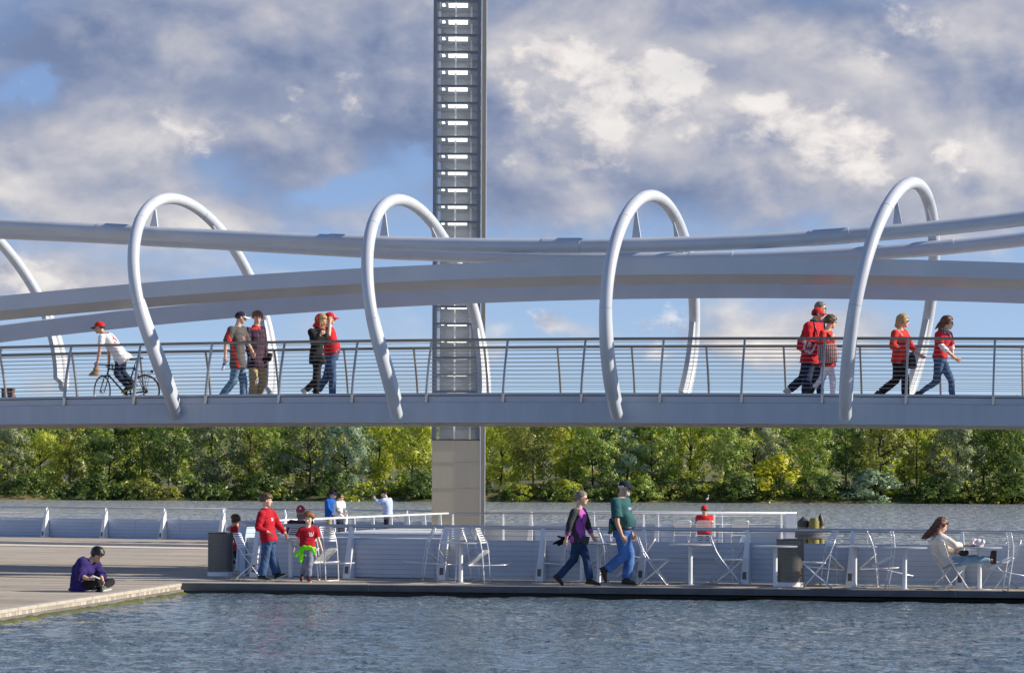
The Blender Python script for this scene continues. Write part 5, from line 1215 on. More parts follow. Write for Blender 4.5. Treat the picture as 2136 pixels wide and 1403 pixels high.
keep(link('scarf', remesh(mb, 'scarf', plaid('scarf_print', (.62, .60, .60), (.10, .10, .12), (.4, .05, .08), 90), .011, 2, .005, 20)), i_['root'])

# ---------------------------------------------------------------- on the promenade
D_ = G(190, 1233).y
person('black-haired person in purple top sitting cross-legged with a phone', D_, dict(hd=(203, 1157), nk=(188, 1168), s1=(172, 1175, -.13), e1=(168, 1200, -.22), w1=(186, 1207, -.28), f1=(196, 1206, -.26), s2=(200, 1175, .12), e2=(209, 1199, .08), w2=(214, 1209, -.06), f2=(214, 1216, -.08), h1=(166, 1221, -.08), h2=(176, 1221, .08), sp=(170, 1195, -.02),
    k1=(204, 1213, -.26), k2=(233, 1213, .16), a1=(208, 1225, .0), t1=(196, 1231, -.14), a2=(214, 1226, -.14), t2=(229, 1231, -.05)), -38, 'warm', .92, 'f', pitch=-40, hair=(BLKH, 'bob'), top=[dict(m=CHAR, hem=.1, sleeve=0, fit=.012, name='undershirt'), dict(m=PURP, hem=-.14, sleeve=1.25, fit=.045, width=.040, bell=.03, neck=.95, folds=.012, flare=.06, name='loose_top')], legs=dict(m=BLK, fit=.012, hem=.9), shoes=(mat('grey_shoe', (.10, .11, .11), .7), SOLE), body_face=-35, curl=(.9, .8), seed=11)
c = P(200.5, 1203, D_ - .30); mb = MB(); ax = (Vector((.8, -.3, -.3)).normalized(), Vector((.35, .93, 0)).normalized()); az_ = ax[0].cross(ax[1]).normalized(); mb.box(c, .13, .065, .009, (ax[0], (ax[1] - ax[0] * ax[1].dot(ax[0])).normalized(), az_))
o = obj('mobile_phone', mb, mat('white_phone', (.75, .75, .75), .2)); tag(o, 'white mobile phone in the hands of the person in purple', 'phone')
D_ = G(553, 1211).y
person('taller boy in crimson hooded sweatshirt and blue jeans striding right', D_, dict(hd=(556, 1043.5), nk=(553, 1061), s1=(545, 1072, -.14), e1=(538, 1100, -.22), w1=(559, 1109, -.22), f1=(566, 1113, -.2), s2=(568, 1069, .11), e2=(582, 1097, .16), w2=(595, 1112, .10), f2=(598, 1120, .08), h1=(558, 1125, -.08), h2=(564, 1124, .07),
    k1=(553, 1164, -.08), k2=(567, 1160, .07), a1=(546, 1200, -.08), t1=(560, 1209.5, -.1), a2=(578, 1197, .05), t2=(594, 1199, .0)), -5, 'pale', .90, hh=.215, hair=(BRN, 'curly'), top=dict(m=CRIM, hem=-.10, sleeve=1.9, fit=.024, width=.020, folds=.009, collar=.015, name='sweatshirt'), legs=dict(m=JEAN, fit=.026, flare=1.9, hem=.98, folds=.009), shoes=(SHOEB, SOLE), body_face=-35, curl=(1.3, .5), seed=12)
i_ = person.info; swirl(person.last_top, i_['spine'](.66) + Vector((.10, -.02, 0)), Vector((.75, .66, 0)).normalized(), Z1, Vector((-.5, .87, 0)), .055, INKW, i_['root'])
D_ = G(640, 1213).y
person('younger boy in red T-shirt with lime green jacket tied round his waist', D_, dict(hd=(644, 1081), nk=(642.5, 1097), s1=(629, 1104, -.02), e1=(620, 1126, -.03), w1=(614.5, 1141, -.07), s2=(657, 1103, .02), e2=(664.5, 1126, .03), w2=(670.5, 1142, .0), h1=(634, 1146, -.02), h2=(648, 1146, .02),
    k1=(637, 1178, -.02), k2=(645, 1176, -.07), a1=(632, 1194, .10), t1=(628, 1209, .02), a2=(643, 1202, -.05), t2=(646, 1212, -.15)), -105, 'pale', .74, hh=.205, pitch=-8, hair=(GING, 'curly'), top=dict(m=CRIM, hem=.0, sleeve=.72, fit=.024, width=.022, bell=.014, folds=.007), legs=dict(m=GREYP, fit=.020, flare=1.5, hem=.97, folds=.008), shoes=(mat('maroon_shoe', (.09, .012, .015), .5, var=.3), SOLE, .08), body_face=-80, seed=13)
i_ = person.info; swirl(person.last_top, i_['spine'](.66) + Vector((.065, -.05, 0)), X1, Z1, Y1, .075, INKW, i_['root'])
mb = MB(); J_ = i_['spine'](.06); t_, l_, w_ = i_['frame'](.06)
for q in range(20): a = 6.283 * q / 20; mb.sph(J_ + l_ * .125 * math.cos(a) + w_ * .105 * math.sin(a), .032, 8)
def flap(pts, y): 
    for (a, b, r) in pts: mb.ell(P(a, b, y), (r, 0, 0), (0, .022, 0), (0, 0, r * .9), 9, 6)
flap([(634, 1140, .045), (629, 1147, .05), (624, 1153, .05), (618, 1158, .04), (630, 1156, .05), (629, 1164, .045), (627, 1170, .035)], D_ - .10); flap([(645, 1141, .05), (651, 1143, .045), (655, 1150, .03), (657, 1156, .02), (639, 1142, .05)], D_ - .11)
keep(link('tied_jacket', remesh(mb, 'tied_jacket', LIME, .0105, 3, .007, 18)), i_['root'])
mb = MB(); w_h = i_['j']['w1']; mb.tube([w_h + (i_['j']['e1'] - w_h).normalized() * d for d in (.005, .03)], .025, 12); keep(obj('wristwatch', mb, mat('watch', (.12, .18, .2), .3)), i_['root'])
D_ = 51.3
person('boy in red T-shirt seated behind the litter bin, head resting on his arm', D_, dict(hd=(490.5, 1085), nk=(496, 1097), s1=(490, 1101, -.10), e1=(474, 1104, -.16), w1=(492, 1091, -.12), f1=(500, 1087, -.1), s2=(512, 1100, .06), e2=(510, 1122, .16), w2=(500, 1130, .24), h1=(500, 1141, -.06), h2=(508, 1141, .08),
    k1=(478, 1142, .18), k2=(486, 1142, .32), a1=(505, 1172, -.08), t1=(492, 1178, -.10), a2=(488, 1172, .30), t2=(480, 1178, .36)), 140, 'fair', .86, hh=.215, hair=(BRN, 'bob'), top=dict(m=RED, hem=-.12, sleeve=.6, fit=.024, width=.018), legs=dict(m=JEAND, fit=.020, hem=.8), shoes=(BROWNL, SOLE), body_face=125, seed=14)
D_ = 48.3
person('bearded man in red cap and red plaid shirt seated facing the camera', D_, dict(hd=(627, 1067), nk=(627, 1083), s1=(607, 1090, .02), e1=(604, 1117, -.05), w1=(614, 1133, -.22), s2=(647, 1090, .02), e2=(650, 1117, -.05), w2=(640, 1133, -.22), h1=(619, 1142, .0), h2=(635, 1142, .0),
    k1=(615, 1144, -.42), k2=(639, 1144, -.42), a1=(616, 1190, -.40), t1=(616, 1197, -.56), a2=(638, 1190, -.40), t2=(638, 1197, -.56)), -90, 'tan', 1.0, hair=(DBRN, 'short'), cap=(cloth('faded_red', (.48, .05, .07)), cloth('faded_red', (.48, .05, .07)), 0, WHT), beard=GRYH, top=dict(m=PLAIDR, hem=-.08, sleeve=1.9, fit=.024), legs=dict(m=JEAND, fit=.018), shoes=(SHOEB, SOLE), seed=15)
for kw in (dict(label='man in royal blue pullover and dark cap standing by the river rail', D=70.0, px=688, hair=(GRYH, 'short'), cap=(NAVY, NAVY), top=dict(m=ROYAL, hem=-.05, sleeve=1.9, fit=.026, collar=.02, name='pullover'), legs=dict(m=KHAKI, fit=.022), sex='m', hd=(695, 1031.5), nk=(689.5, 1039), s=((682, 1045), (696, 1044)), e=((685, 1062), (699, 1061)), w=((693, 1071), (704, 1068)), hip=(688, 1076), face=-8, k=.88, glasses=True, seed=16),
           dict(label='woman in white T-shirt over grey sleeves standing beside the man in royal blue', D=69.6, px=711, hair=(DBRN, 'bob'), cap=None, top=[dict(m=GREY, hem=.4, sleeve=1.9, fit=.006, width=.01, name='undershirt'), dict(m=WHT, hem=-.1, sleeve=.7, fit=.022, width=.02)], legs=dict(m=NAVY, fit=.016), sex='f', hd=(710.5, 1036), nk=(707, 1044), s=((702, 1049), (715, 1048)), e=((704, 1064), (717, 1063)), w=((712, 1069), (721, 1067)), hip=(708, 1079), face=-5, k=.85, glasses=True, seed=17)):
    a, b = kw['s'], kw['px']
    person(kw['label'], kw['D'], dict(hd=kw['hd'], nk=kw['nk'], s1=(*a[0], -.13), s2=(*a[1], .12), e1=(*kw['e'][0], -.18), e2=(*kw['e'][1], .16), w1=(*kw['w'][0], -.15), w2=(*kw['w'][1], .1), h1=(kw['hip'][0] - 2, kw['hip'][1], -.07), h2=(kw['hip'][0] + 2, kw['hip'][1], .07), k1=(b - 2, 1104, -.08), k2=(b + 3, 1104, .08), a1=(b - 4, 1131, -.08), t1=(b + 6, 1136.5, -.1), a2=(b + 4, 1130, .08), t2=(b + 14, 1135.5, .08)),
           kw['face'], 'fair', kw['k'], kw['sex'], hair=kw['hair'], cap=kw['cap'], glasses=kw['glasses'], top=kw['top'], legs=kw['legs'], shoes=(SHOEB, SOLE), body_face=-25, seed=kw['seed'], hh=.185)
person('man in pale blue shirt and dark cap raising a camera to the left', 69.0, dict(hd=(801, 1029), nk=(806, 1038), s1=(800, 1042, -.14), e1=(788, 1049, -.16), w1=(782, 1040, -.10), s2=(813, 1042, .12), e2=(795, 1050, .10), w2=(784, 1040, .04), h1=(807, 1073, -.07), h2=(811, 1073, .07), k1=(806, 1102, -.08), k2=(811, 1102, .08), a1=(805, 1131, -.08), t1=(795, 1137, -.1), a2=(812, 1131, .08), t2=(802, 1137, .08)),
       178, 'fair', .88, hair=(DBRN, 'short'), cap=(BLK, BLK), top=dict(m=LBLUE, hem=.0, sleeve=1.9, fit=.026, folds=.008), legs=dict(m=NAVY, fit=.02, belt=LEATH), shoes=(SHOEB, SOLE), curl=(1.0, 1.0), seed=18, hh=.185)
mb = MB(); c = P(779.5, 1038, 68.97); mb.box(c, .02, .10, .065); mb.tube([c - X1 * .01, c - X1 * .05], .024, 12); o = obj('compact_camera', mb, LEATH); tag(o, 'small black camera held up by the man in pale blue shirt', 'camera')
D_ = G(1205, 1221).y
def cardi(c, i):
    q = c - i['hip']; f = q.dot(i['bf']); s = abs(q.dot(i['l']))
    arm = min((c - i['j'][n]).length for n in ('w1', 'w2')) < .14
    if arm: return 1
    return 1 if f > -.005 - .03 * (1 if c.z < i['nk'].z - .1 else -1) and s < .15 else 0
person('short-haired woman with sunglasses in magenta top and grey cardigan striding right', D_, dict(hd=(1213.5, 1039), nk=(1207, 1058), s1=(1197, 1067, -.15), e1=(1187, 1097, -.22), w1=(1181, 1124, -.20), f1=(1178, 1136, -.2), s2=(1216, 1065, .14), e2=(1227, 1099, .20), w2=(1236, 1118, .14), f2=(1243, 1129, .1), h1=(1204, 1126, -.09), h2=(1209, 1126, .08),
    k1=(1197, 1167, .07), k2=(1222, 1163, -.08), a1=(1166, 1201, .06), t1=(1171, 1218, .06), a2=(1231, 1208, -.08), t2=(1250, 1219, -.08)), 0, 'fair', .97, 'f', hair=(GRYH, 'short'), glasses=True, top=dict(m=[GRYC, MAG], hem=-.06, sleeve=1.72, fit=.018, width=.014, folds=.007, name='cardigan_and_top', paint=cardi), legs=dict(m=JEAND if False else cloth('jeans_deep', (.018, .045, .105), .4), fit=.016, flare=2.0, hem=.99), shoes=(SHOEB, BROWNL), body_face=-5, seed=19)
i_ = person.info; mb = MB()

for (a, b, r) in ((1199, 1112, .06), (1194, 1117, .06), (1188, 1120, .062), (1183, 1122, .06), (1178, 1125, .058), (1173, 1126, .055), (1168, 1128, .05), (1163, 1130, .045), (1158, 1132, .035), (1154, 1134, .022), (1175, 1120, .04), (1168, 1119, .035), (1164, 1117, .02), (1170, 1133, .04), (1165, 1136, .03), (1180, 1131, .04)): mb.ell(P(a, b, D_ + .10), (r, 0, 0), (0, .022, 0), (0, 0, r * .62), 9, 6)
keep(link('trailing_jacket', remesh(mb, 'trailing_jacket', BLK, .0105, 2, .008, 18)), i_['root'])
c = P(1222, 1126, D_ - .17); root = thing('camera_pouch', c - Z1 * .07, 'small black pouch on a thin strap at the hip of the woman in magenta', 'pouch')
mb = MB(); mb.box(c, .11, .06, .14, ((X1 * .97 - Z1 * .2).normalized(), Y1, (Z1 * .97 + X1 * .2).normalized())); keep(obj('pouch_body', mb, LEATH), root)
mb = MB(); mb.tube([P(1203, 1060, D_ - .10), P(1212, 1080, D_ - .155), P(1218, 1100, D_ - .155), P(1221, 1118, D_ - .18)], .006, 5); keep(obj('strap', mb, LEATH), root)
D_ = G(1300, 1221).y
person('white-bearded man in teal T-shirt, dark cap and blue jeans striding right', D_, dict(hd=(1303.5, 1017), nk=(1297, 1035), s1=(1283, 1046, -.19), e1=(1288, 1092, -.25), w1=(1297, 1116, -.24), f1=(1303, 1127, -.23), s2=(1305, 1044, .18), e2=(1310, 1090, .24), w2=(1318, 1112, .2), h1=(1294, 1108, -.10), h2=(1299, 1108, .10),
    k1=(1302, 1157, -.10), k2=(1314, 1158, .10), a1=(1264, 1189, -.09), t1=(1262, 1212, -.08), a2=(1307, 1207, .10), t2=(1328, 1218.5, .09)), 0, 'tan', 1.08, pitch=-10, hair=(WHTH, 'short'), cap=(cloth('dark_teal_cap', (.010, .022, .035)), cloth('dark_teal_cap', (.010, .022, .035))), glasses=True, beard=WHTH, top=dict(m=TEAL, hem=.10, sleeve=.72, bell=.02, fit=.024, width=.024, folds=.007), legs=dict(m=JEANM, fit=.030, belt=LEATH, flare=1.6, folds=.009, rise=.12), shoes=(mat('brown_shoe', (.035, .024, .018), .6, var=.3), SHOEB), belly=.10, fat=1.06, seed=20)
i_ = person.info; decal(person.last_top, [(x, y) for y in (-.022, .022) for x in LS(-.11, .11, 8)], [(q, q + 1, 9 + q, 8 + q) for q in range(7)], i_['spine'](.66) + Vector((.10, 0, .0)), Vector((.35, .94, 0)), Z1, Vector((-.94, .35, 0)), INKL, 'chest_print', i_['root'])
mb = MB(); c = P(1274, 1090, D_ - .05); mb.tube([c - Z1 * .13, c - Z1 * .02, c + Z1 * .06, c + Z1 * .085], [.035, .038, .03, .015], 12); o = obj('sports_bottle', mb, mat('bottle_navy', (.015, .04, .12), .3), smooth=True); tag(o, 'navy bottle clipped to the back of the belt of the man in teal', 'bottle')
mb = MB(); c = P(1274, 1100, D_ - .12)
for q in range(6): mb.ell(c + Vector((.01 * math.sin(q), -.01, -.022 * q + .03)), (.04, 0, .01), (0, .022, 0), (0, 0, .03), 8, 6)
o = obj('green_cloth', mb, cloth('sage', (.08, .20, .07)), smooth=True); tag(o, 'green cloth tucked in the belt of the man in teal', 'cloth')
D_ = 64.2
person('man in red shirt and red cap seated with his back to the camera', D_, dict(hd=(1469, 1063), nk=(1469, 1073), s1=(1456, 1079, 0), e1=(1455, 1097, .02), w1=(1460, 1107, .2), s2=(1483, 1079, 0), e2=(1484, 1097, .02), w2=(1479, 1107, .2), h1=(1463, 1110, .02), h2=(1475, 1110, .02),
    k1=(1461, 1111, .42), k2=(1477, 1111, .42), a1=(1461, 1141, .42), t1=(1461, 1145, .58), a2=(1477, 1141, .42), t2=(1477, 1145, .58)), 90, 'tan', .93, hair=(DBRN, 'short'), cap=(RED, RED), top=dict(m=RED, hem=-.05, sleeve=.7, fit=.026), legs=dict(m=JEAND), shoes=(SHOEB, SOLE), seed=21)
D_ = G(1985, 1228).y
person('long-haired woman in white top reclining with her feet on another chair', D_, dict(hd=(1964, 1095.5), nk=(1957, 1114), s1=(1963, 1120, -.15), e1=(1990, 1136, -.20), w1=(2013, 1139, -.02), f1=(2024, 1138, .02), s2=(1953, 1119, .16), e2=(1980, 1146, .22), w2=(2003, 1151, .10), f2=(2011, 1151, .08), h1=(1976, 1172, -.09), h2=(1976, 1172, .09), sp=(1962, 1146, 0),
    k1=(2030, 1167, -.09), k2=(2032, 1165, .10), a1=(2066, 1168, -.05), t1=(2072, 1151, -.05), a2=(2067, 1166, .08), t2=(2077, 1151, .08)), 18, 'fair', .97, 'f', pitch=-22, hair=(AUB, 'long', [[(-.2, -.3, .1, .15), (-.25, -.36, -.4, .15), (-.4, -.3, -.9, .13), (-.75, -.2, -1.35, .06)], [(-.35, 0, .1, .25), (-.5, -.05, -.4, .24), (-.75, -.05, -.9, .2), (-1.05, 0, -1.4, .1)], [(-.2, .3, .1, .15), (-.35, .3, -.5, .15), (-.6, .2, -1.0, .1)], [(.05, -.34, .15, .08), (.12, -.36, -.3, .07), (.1, -.3, -.7, .04)]]), top=dict(m=CREAM, hem=-.05, sleeve=1.6, fit=.024, width=.022, folds=.009, name='blouse'), legs=dict(m=cloth('jeans_faded', (.22, .36, .48), .3), fit=.014, hem=.92), shoes=(BROWNL, SHOEB), body_face=8, curl=(.4, 1.0), seed=22)
mb = MB(); c = P(2010, 1153, D_ + .02)
for q in range(5): mb.ell(c + Vector((.02 * (q - 2), 0, .006 * math.sin(q * 2))), (.05, 0, 0), (0, .04, 0), (0, 0, .045), 10, 8)
o = obj('brown_purse', mb, BROWNL, smooth=True); tag(o, 'small brown purse in the lap of the reclining woman', 'purse')

o = link('plastic_bag', remesh(BAGMB, 'plastic_bag', mat('thin_plastic', (.66, .58, .58), .35), .009, 2, .012, 30, 3)); tag(o, 'crumpled pale pink plastic bag lying on the cafe table', 'bag')

# ================================================================== FAR BANK, TREES
def grass_mat():
    m = bpy.data.materials.new('bank_grass'); m.use_nodes = True; nt = m.node_tree; b = nt.nodes['Principled BSDF']; L = nt.links.new
    tc = nd(nt, 'ShaderNodeTexCoord'); n = nd(nt, 'ShaderNodeTexNoise'); n.inputs['Scale'].default_value = .12; n.inputs['Detail'].default_value = 8; L(tc.outputs['Object'], n.inputs['Vector'])
    r = ramp(nt, [(.3, (.03, .045, .012)), (.5, (.075, .085, .02)), (.64, (.20, .16, .06)), (.75, (.05, .065, .018))]); L(n.outputs['Fac'], r.inputs[0]); L(r.outputs[0], b.inputs['Base Color'])
    b.inputs['Roughness'].default_value = .95; return m
BANK = 344.0
def bank_z(x, y):
    d = y - BANK; 
    z = Z_RIVER - .4 + (min(d, 6) / 6) * 1.5 if d < 6 else .3 + (d - 6) * .02
    z += max(0, (y - 480)) * .018
    z += 1.1 * math.sin(x * .031 + 1.3) * min(1, max(0, d - 3) / 25)
    return z
mb = MB(); ys = [BANK - 3, BANK, BANK + 2, BANK + 4, BANK + 6, 356, 366, 380, 400, 430, 480, 560, 700, 900, 1200, 1800, 3000, 5000]; xs = [-3000, -1500, -800, -400] + list(range(-240, 245, 12)) + [400, 800, 1500, 3000]
vs = []
for y in ys:
    for x in xs:
        z = bank_z(x, y); 
        if y > 1150: z = bank_z(x, 1150) + (y - 1150) * .004
        vs.append((x, y + (1.6 * math.sin(x * .11) + 1.0 * math.sin(x * .37) if y < BANK + 5 else 0), z))
nx = len(xs); mb.add(vs, [(j * nx + i, j * nx + i + 1, (j + 1) * nx + i + 1, (j + 1) * nx + i) for j in range(len(ys) - 1) for i in range(nx - 1)])
tag(obj('far_bank', mb, grass_mat(), smooth=True), kind='structure')

def leaf_mat(name, c1, c2, trans=.55):
    m = bpy.data.materials.new(name); m.use_nodes = True; nt = m.node_tree; nt.nodes.clear(); L = nt.links.new
    out = nd(nt, 'ShaderNodeOutputMaterial'); geo = nd(nt, 'ShaderNodeNewGeometry')
    tc = nd(nt, 'ShaderNodeTexCoord'); n = nd(nt, 'ShaderNodeTexNoise'); n.inputs['Scale'].default_value = .55; n.inputs['Detail'].default_value = 4; L(tc.outputs['Object'], n.inputs['Vector'])
    v = mathn(nt, 'ADD', mathn(nt, 'MULTIPLY', geo.outputs['Random Per Island'], .5), mathn(nt, 'MULTIPLY', n.outputs['Fac'], .6))
    r = ramp(nt, [(.2, c1), (.85, c2)]); L(v, r.inputs[0])
    d = nd(nt, 'ShaderNodeBsdfDiffuse'); t = nd(nt, 'ShaderNodeBsdfTranslucent'); g = nd(nt, 'ShaderNodeBsdfGlossy'); g.inputs['Roughness'].default_value = .45
    L(r.outputs[0], d.inputs[0]); L(r.outputs[0], t.inputs[0])
    m1 = nd(nt, 'ShaderNodeMixShader'); m1.inputs[0].default_value = trans; L(d.outputs[0], m1.inputs[1]); L(t.outputs[0], m1.inputs[2])
    m2 = nd(nt, 'ShaderNodeMixShader'); m2.inputs[0].default_value = .04; L(m1.outputs[0], m2.inputs[1]); L(g.outputs[0], m2.inputs[2]); L(m2.outputs[0], out.inputs[0])
    return m
LM = {'dark': leaf_mat('leaf_dark', (0.066, 0.124, 0.025), (0.205, 0.303, 0.057)), 'mid': leaf_mat('leaf_mid', (0.141, 0.228, 0.033), (0.354, 0.458, 0.070), .4),
      'yellow': leaf_mat('leaf_yellow_green', (0.280, 0.355, 0.029), (0.635, 0.667, 0.065), .5), 'silver': leaf_mat('leaf_silver', (.110, .150, .062), (.300, .350, .160), .4),
      'olive': leaf_mat('leaf_olive', (0.160, 0.198, 0.033), (0.411, 0.415, 0.074), .4), 'gold': leaf_mat('leaf_gold', (0.522, 0.415, 0.019), (0.655, 0.729, 0.037), .4), 'blue': leaf_mat('leaf_blue_green', (0.131, 0.209, 0.121), (0.336, 0.458, 0.259), .38)}
M['bark'] = mat('bark', (.05, .04, .03), .9, var=.4, vscale=3, bump=.4, stretch=(2, 2, .4)); M['palebark'] = mat('pale_bark', (.14, .12, .095), .9, var=.3, vscale=3)
def leaves(rng, centers, radii, per, size, outward=1.0):
    V = []; NN_ = []
    for c, r in zip(centers, radii):
        n = int(per * (r / 1.0) ** 1.6)
        d = rng.normal(size=(n, 3)); d /= np.linalg.norm(d, axis=1)[:, None]
        rad = r * rng.uniform(.35, 1.05, n) ** .6
        p = np.array(c) + d * rad[:, None] * np.array([1, 1, .8])
        cc = np.array(c) * np.array([1, 1, 0]); cc = cc / (np.linalg.norm(cc) + .6)
        nrm = d + cc * .7 * outward + rng.normal(size=(n, 3)) * .38; nrm[:, 2] += .30; nrm /= np.linalg.norm(nrm, axis=1)[:, None]
        a = np.cross(nrm, rng.normal(size=(n, 3))); a /= np.linalg.norm(a, axis=1)[:, None]; b = np.cross(nrm, a)
        s = size * rng.uniform(.6, 1.35, n)[:, None]
        V.append(np.stack([p - a * s, p - b * s * .55, p + a * s, p + b * s * .55], 1))
        sn = d * .75 + cc * .8 * outward + nrm * .35; sn[:, 2] += .30; sn /= np.linalg.norm(sn, axis=1)[:, None]
        NN_.append(np.repeat(sn, 4, 0))
    V = np.concatenate(V).reshape(-1, 3); return V, np.concatenate(NN_)
def quad_mesh(name, VN, m):
    V, NM = VN
    me = bpy.data.meshes.new(name); n = len(V); me.vertices.add(n); me.vertices.foreach_set('co', V.astype(np.float32).ravel())
    me.loops.add(n); me.loops.foreach_set('vertex_index', np.arange(n)); me.polygons.add(n // 4); me.polygons.foreach_set('loop_start', np.arange(0, n, 4))
    me.polygons.foreach_set('use_smooth', np.ones(n // 4, bool)); me.materials.append(m); me.update(); me.normals_split_custom_set_from_vertices(NM.astype(np.float32)); return me
def crown_clumps(rng, h, w, base, n, shape):
    cs, rs = [], []
    for i in range(n):
        f = rng.uniform(0, 1) ** .85; z = base + (h - base) * f
        if shape == 'round': env = math.sin(math.pi * (.12 + .83 * f)) ** .7
        elif shape == 'tall': env = .75 * math.sin(math.pi * (.18 + .78 * f)) ** .6
        elif shape == 'vase': env = (.35 + .75 * f) * (1 if f < .85 else .75)
        else: env = math.sqrt(max(.05, 1 - f * f))
        a = rng.uniform(0, 6.283); rr = w * env * math.sqrt(rng.uniform(.12, 1.0))
        cs.append((rr * math.cos(a), rr * math.sin(a), z)); rs.append(rng.uniform(.55, 1.25) * (w / 4.0) ** .5)
    return cs, rs
TREE = {}
def tree_meshes(kind, var):
    key = (kind, var)
    if key in TREE: return TREE[key]
    rng = np.random.default_rng(100 + hash(kind) % 7 * 0 + {'round': 1, 'tall': 2, 'vase': 3, 'bush': 4}[kind] * 10 + var)
    if kind == 'bush': h, w, base, n = 4.2, 3.4, .1, 40
    elif kind == 'tall': h, w, base, n = 11.6, 3.5, 1.4, 70
    elif kind == 'vase': h, w, base, n = 11.2, 4.6, 2.6, 70
    else: h, w, base, n = 10.6, 4.7, 1.0, 84
    cs, rs = crown_clumps(rng, h, w, base, n, kind)
    V = leaves(rng, cs, rs, 84, .175)
    cr = quad_mesh('crown', V, LM['mid'])
    mb = MB(); limbs = []; th = h * .8; lean = rng.normal(0, .5, 2)
    if kind != 'bush':
        fork = rng.random() < .5
        tr = [Vector((lean[0] * (k / th) ** 1.5 + .12 * math.sin(k * 1.3), lean[1] * (k / th) ** 1.5, k)) for k in np.linspace(-.6, th, 9)]
        mb.tube(tr, list(np.linspace(.20, .04, 9)), 8)
        for i in range(6):
            c = cs[int(rng.integers(len(cs)))]; k = int(np.clip(np.searchsorted([t.z for t in tr], c[2] * .6), 1, 7)); p = tr[k]
            lb = MB(); lb.tube([p, (p + Vector(c)) / 2 + Vector((0, 0, .3)), Vector(c)], [.10, .06, .025], 6); limbs.append(lb.mesh('limb', M['bark'], smooth=True))
    else:
        for i in range(6):
            c = Vector(cs[int(rng.integers(len(cs)))]); lb = mb if i == 0 else MB(); lb.tube([Vector((0, 0, -.3)), c * .5 + Vector((0, 0, .2)), c], [.07, .05, .02], 5)
            if i: limbs.append(lb.mesh('stem', M['bark'], smooth=True))
    tk = mb.mesh('trunk', M['bark'], smooth=True); TREE[key] = (cr, tk, limbs); return TREE[key]
def tree(px, D, kind, var, leafk, sc, label, cat='tree', group='trees on the far bank', bark=None, sx=1.0, rz=0.0):
    x = (px - CX) / F * D; z = bank_z(x, D)
    nm = {'bush': 'shrub'}.get(kind, 'riverside_tree')
    root = thing(nm, (x, D, z - .1), label, 'shrub' if kind == 'bush' else cat, 'shrubs on the far bank' if kind == 'bush' else group, rz)
    cr, tk, lbs = tree_meshes(kind, var); root.scale = (sc * sx, sc * sx, sc)
    o = link('crown', cr, root); o.material_slots[0].link = 'OBJECT'; o.material_slots[0].material = LM[leafk]
    t = link('trunk' if kind != 'bush' else 'stem', tk, root)
    for l in lbs:
        q = link('limb' if kind != 'bush' else 'stem', l, root)
        if bark: q.material_slots[0].link = 'OBJECT'; q.material_slots[0].material = M[bark]
    if bark: t.material_slots[0].link = 'OBJECT'; t.material_slots[0].material = M[bark]
TL = [
 (18, 350, 'round', 0, 'silver', .86, 'pale silvery green round tree at the left edge of the far bank'),
 (86, 353, 'round', 1, 'yellow', .80, 'bright yellow-green tree left of the river parapet posts, second from the left'),
 (148, 358, 'tall', 0, 'olive', 1.0, 'dark olive tree on the far bank above the seated person in purple'),
 (225, 352, 'round', 2, 'dark', 1.0, 'dark green tree below the rear wheel of the bicycle'),
 (298, 355, 'tall', 1, 'mid', 1.02, 'slim mid-green tree left of the leftmost complete hoop base'),
 (352, 351, 'vase', 0, 'dark', 1.0, 'dark tree with bare lower trunk just left of the litter bin'),
 (445, 353, 'round', 3, 'silver', 1.02, 'large silvery green tree above the left litter bin'),
 (520, 357, 'tall', 2, 'olive', 1.0, 'olive tree directly behind the taller walking boy'),
 (575, 352, 'vase', 1, 'mid', .95, 'mid-green open tree just right of the taller boy'),
 (648, 352, 'round', 4, 'silver', 1.06, 'big silver-leaved tree above the man in the royal blue shirt'),
 (722, 350, 'round', 0, 'blue', .95, 'dusky blue-green tree between the standing pair and the man photographing'),
 (790, 356, 'tall', 3, 'yellow', 1.0, 'yellow-green tree above the man photographing'),
 (858, 352, 'vase', 2, 'yellow', 1.0, 'yellow-green tree touching the left side of the light tower'),
 (1046, 356, 'round', 1, 'yellow', .95, 'bright yellow-green tree touching the right side of the light tower'),
 (1112, 352, 'vase', 3, 'olive', 1.03, 'sparse olive tree with slanting trunks right of the light tower'),
 (1182, 355, 'tall', 0, 'yellow', .98, 'yellow-tinged tree above the woman in purple'),
 (1238, 351, 'round', 2, 'mid', .98, 'mid-green tree between the woman in purple and the man in teal'),
 (1308, 353, 'round', 4, 'blue', .98, 'dusky green tree directly behind the cap of the man in teal'),
 (1362, 352, 'round', 3, 'mid', 1.0, 'mid-green rounded tree just right of the man in teal'),
 (1440, 354, 'tall', 1, 'yellow', 1.04, 'bright yellow-green tree above the man in red seen from behind'),
 (1512, 351, 'vase', 0, 'mid', 1.0, 'green spreading tree right of the man in red seen from behind'),
 (1575, 356, 'round', 0, 'silver', 1.0, 'pale green tree left of the golden shrub'),
 (1690, 362, 'round', 1, 'mid', .92, 'green tree right behind the golden shrub'),
 (1765, 353, 'vase', 1, 'dark', 1.05, 'very dark tree right of the dry grass gap'),
 (1835, 351, 'round', 2, 'olive', 1.05, 'olive-green tree below the two women walking on the bridge'),
 (1912, 353, 'tall', 2, 'yellow', 1.06, 'tall yellow-green tree above the head of the seated woman in white'),
 (1995, 349, 'round', 3, 'silver', .95, 'silvery blue tree right above the seated woman in white'),
 (2052, 355, 'vase', 2, 'mid', 1.1, 'mid-green tree second from the right edge of the far bank'),
 (2118, 351, 'round', 4, 'dark', 1.12, 'dark green tree at the right edge of the far bank'),
 (-70, 352, 'round', 2, 'mid', 1.0, 'green tree just outside the left edge of the far bank'), (2215, 353, 'round', 1, 'olive', 1.1, 'olive tree just outside the right edge of the far bank'),
]
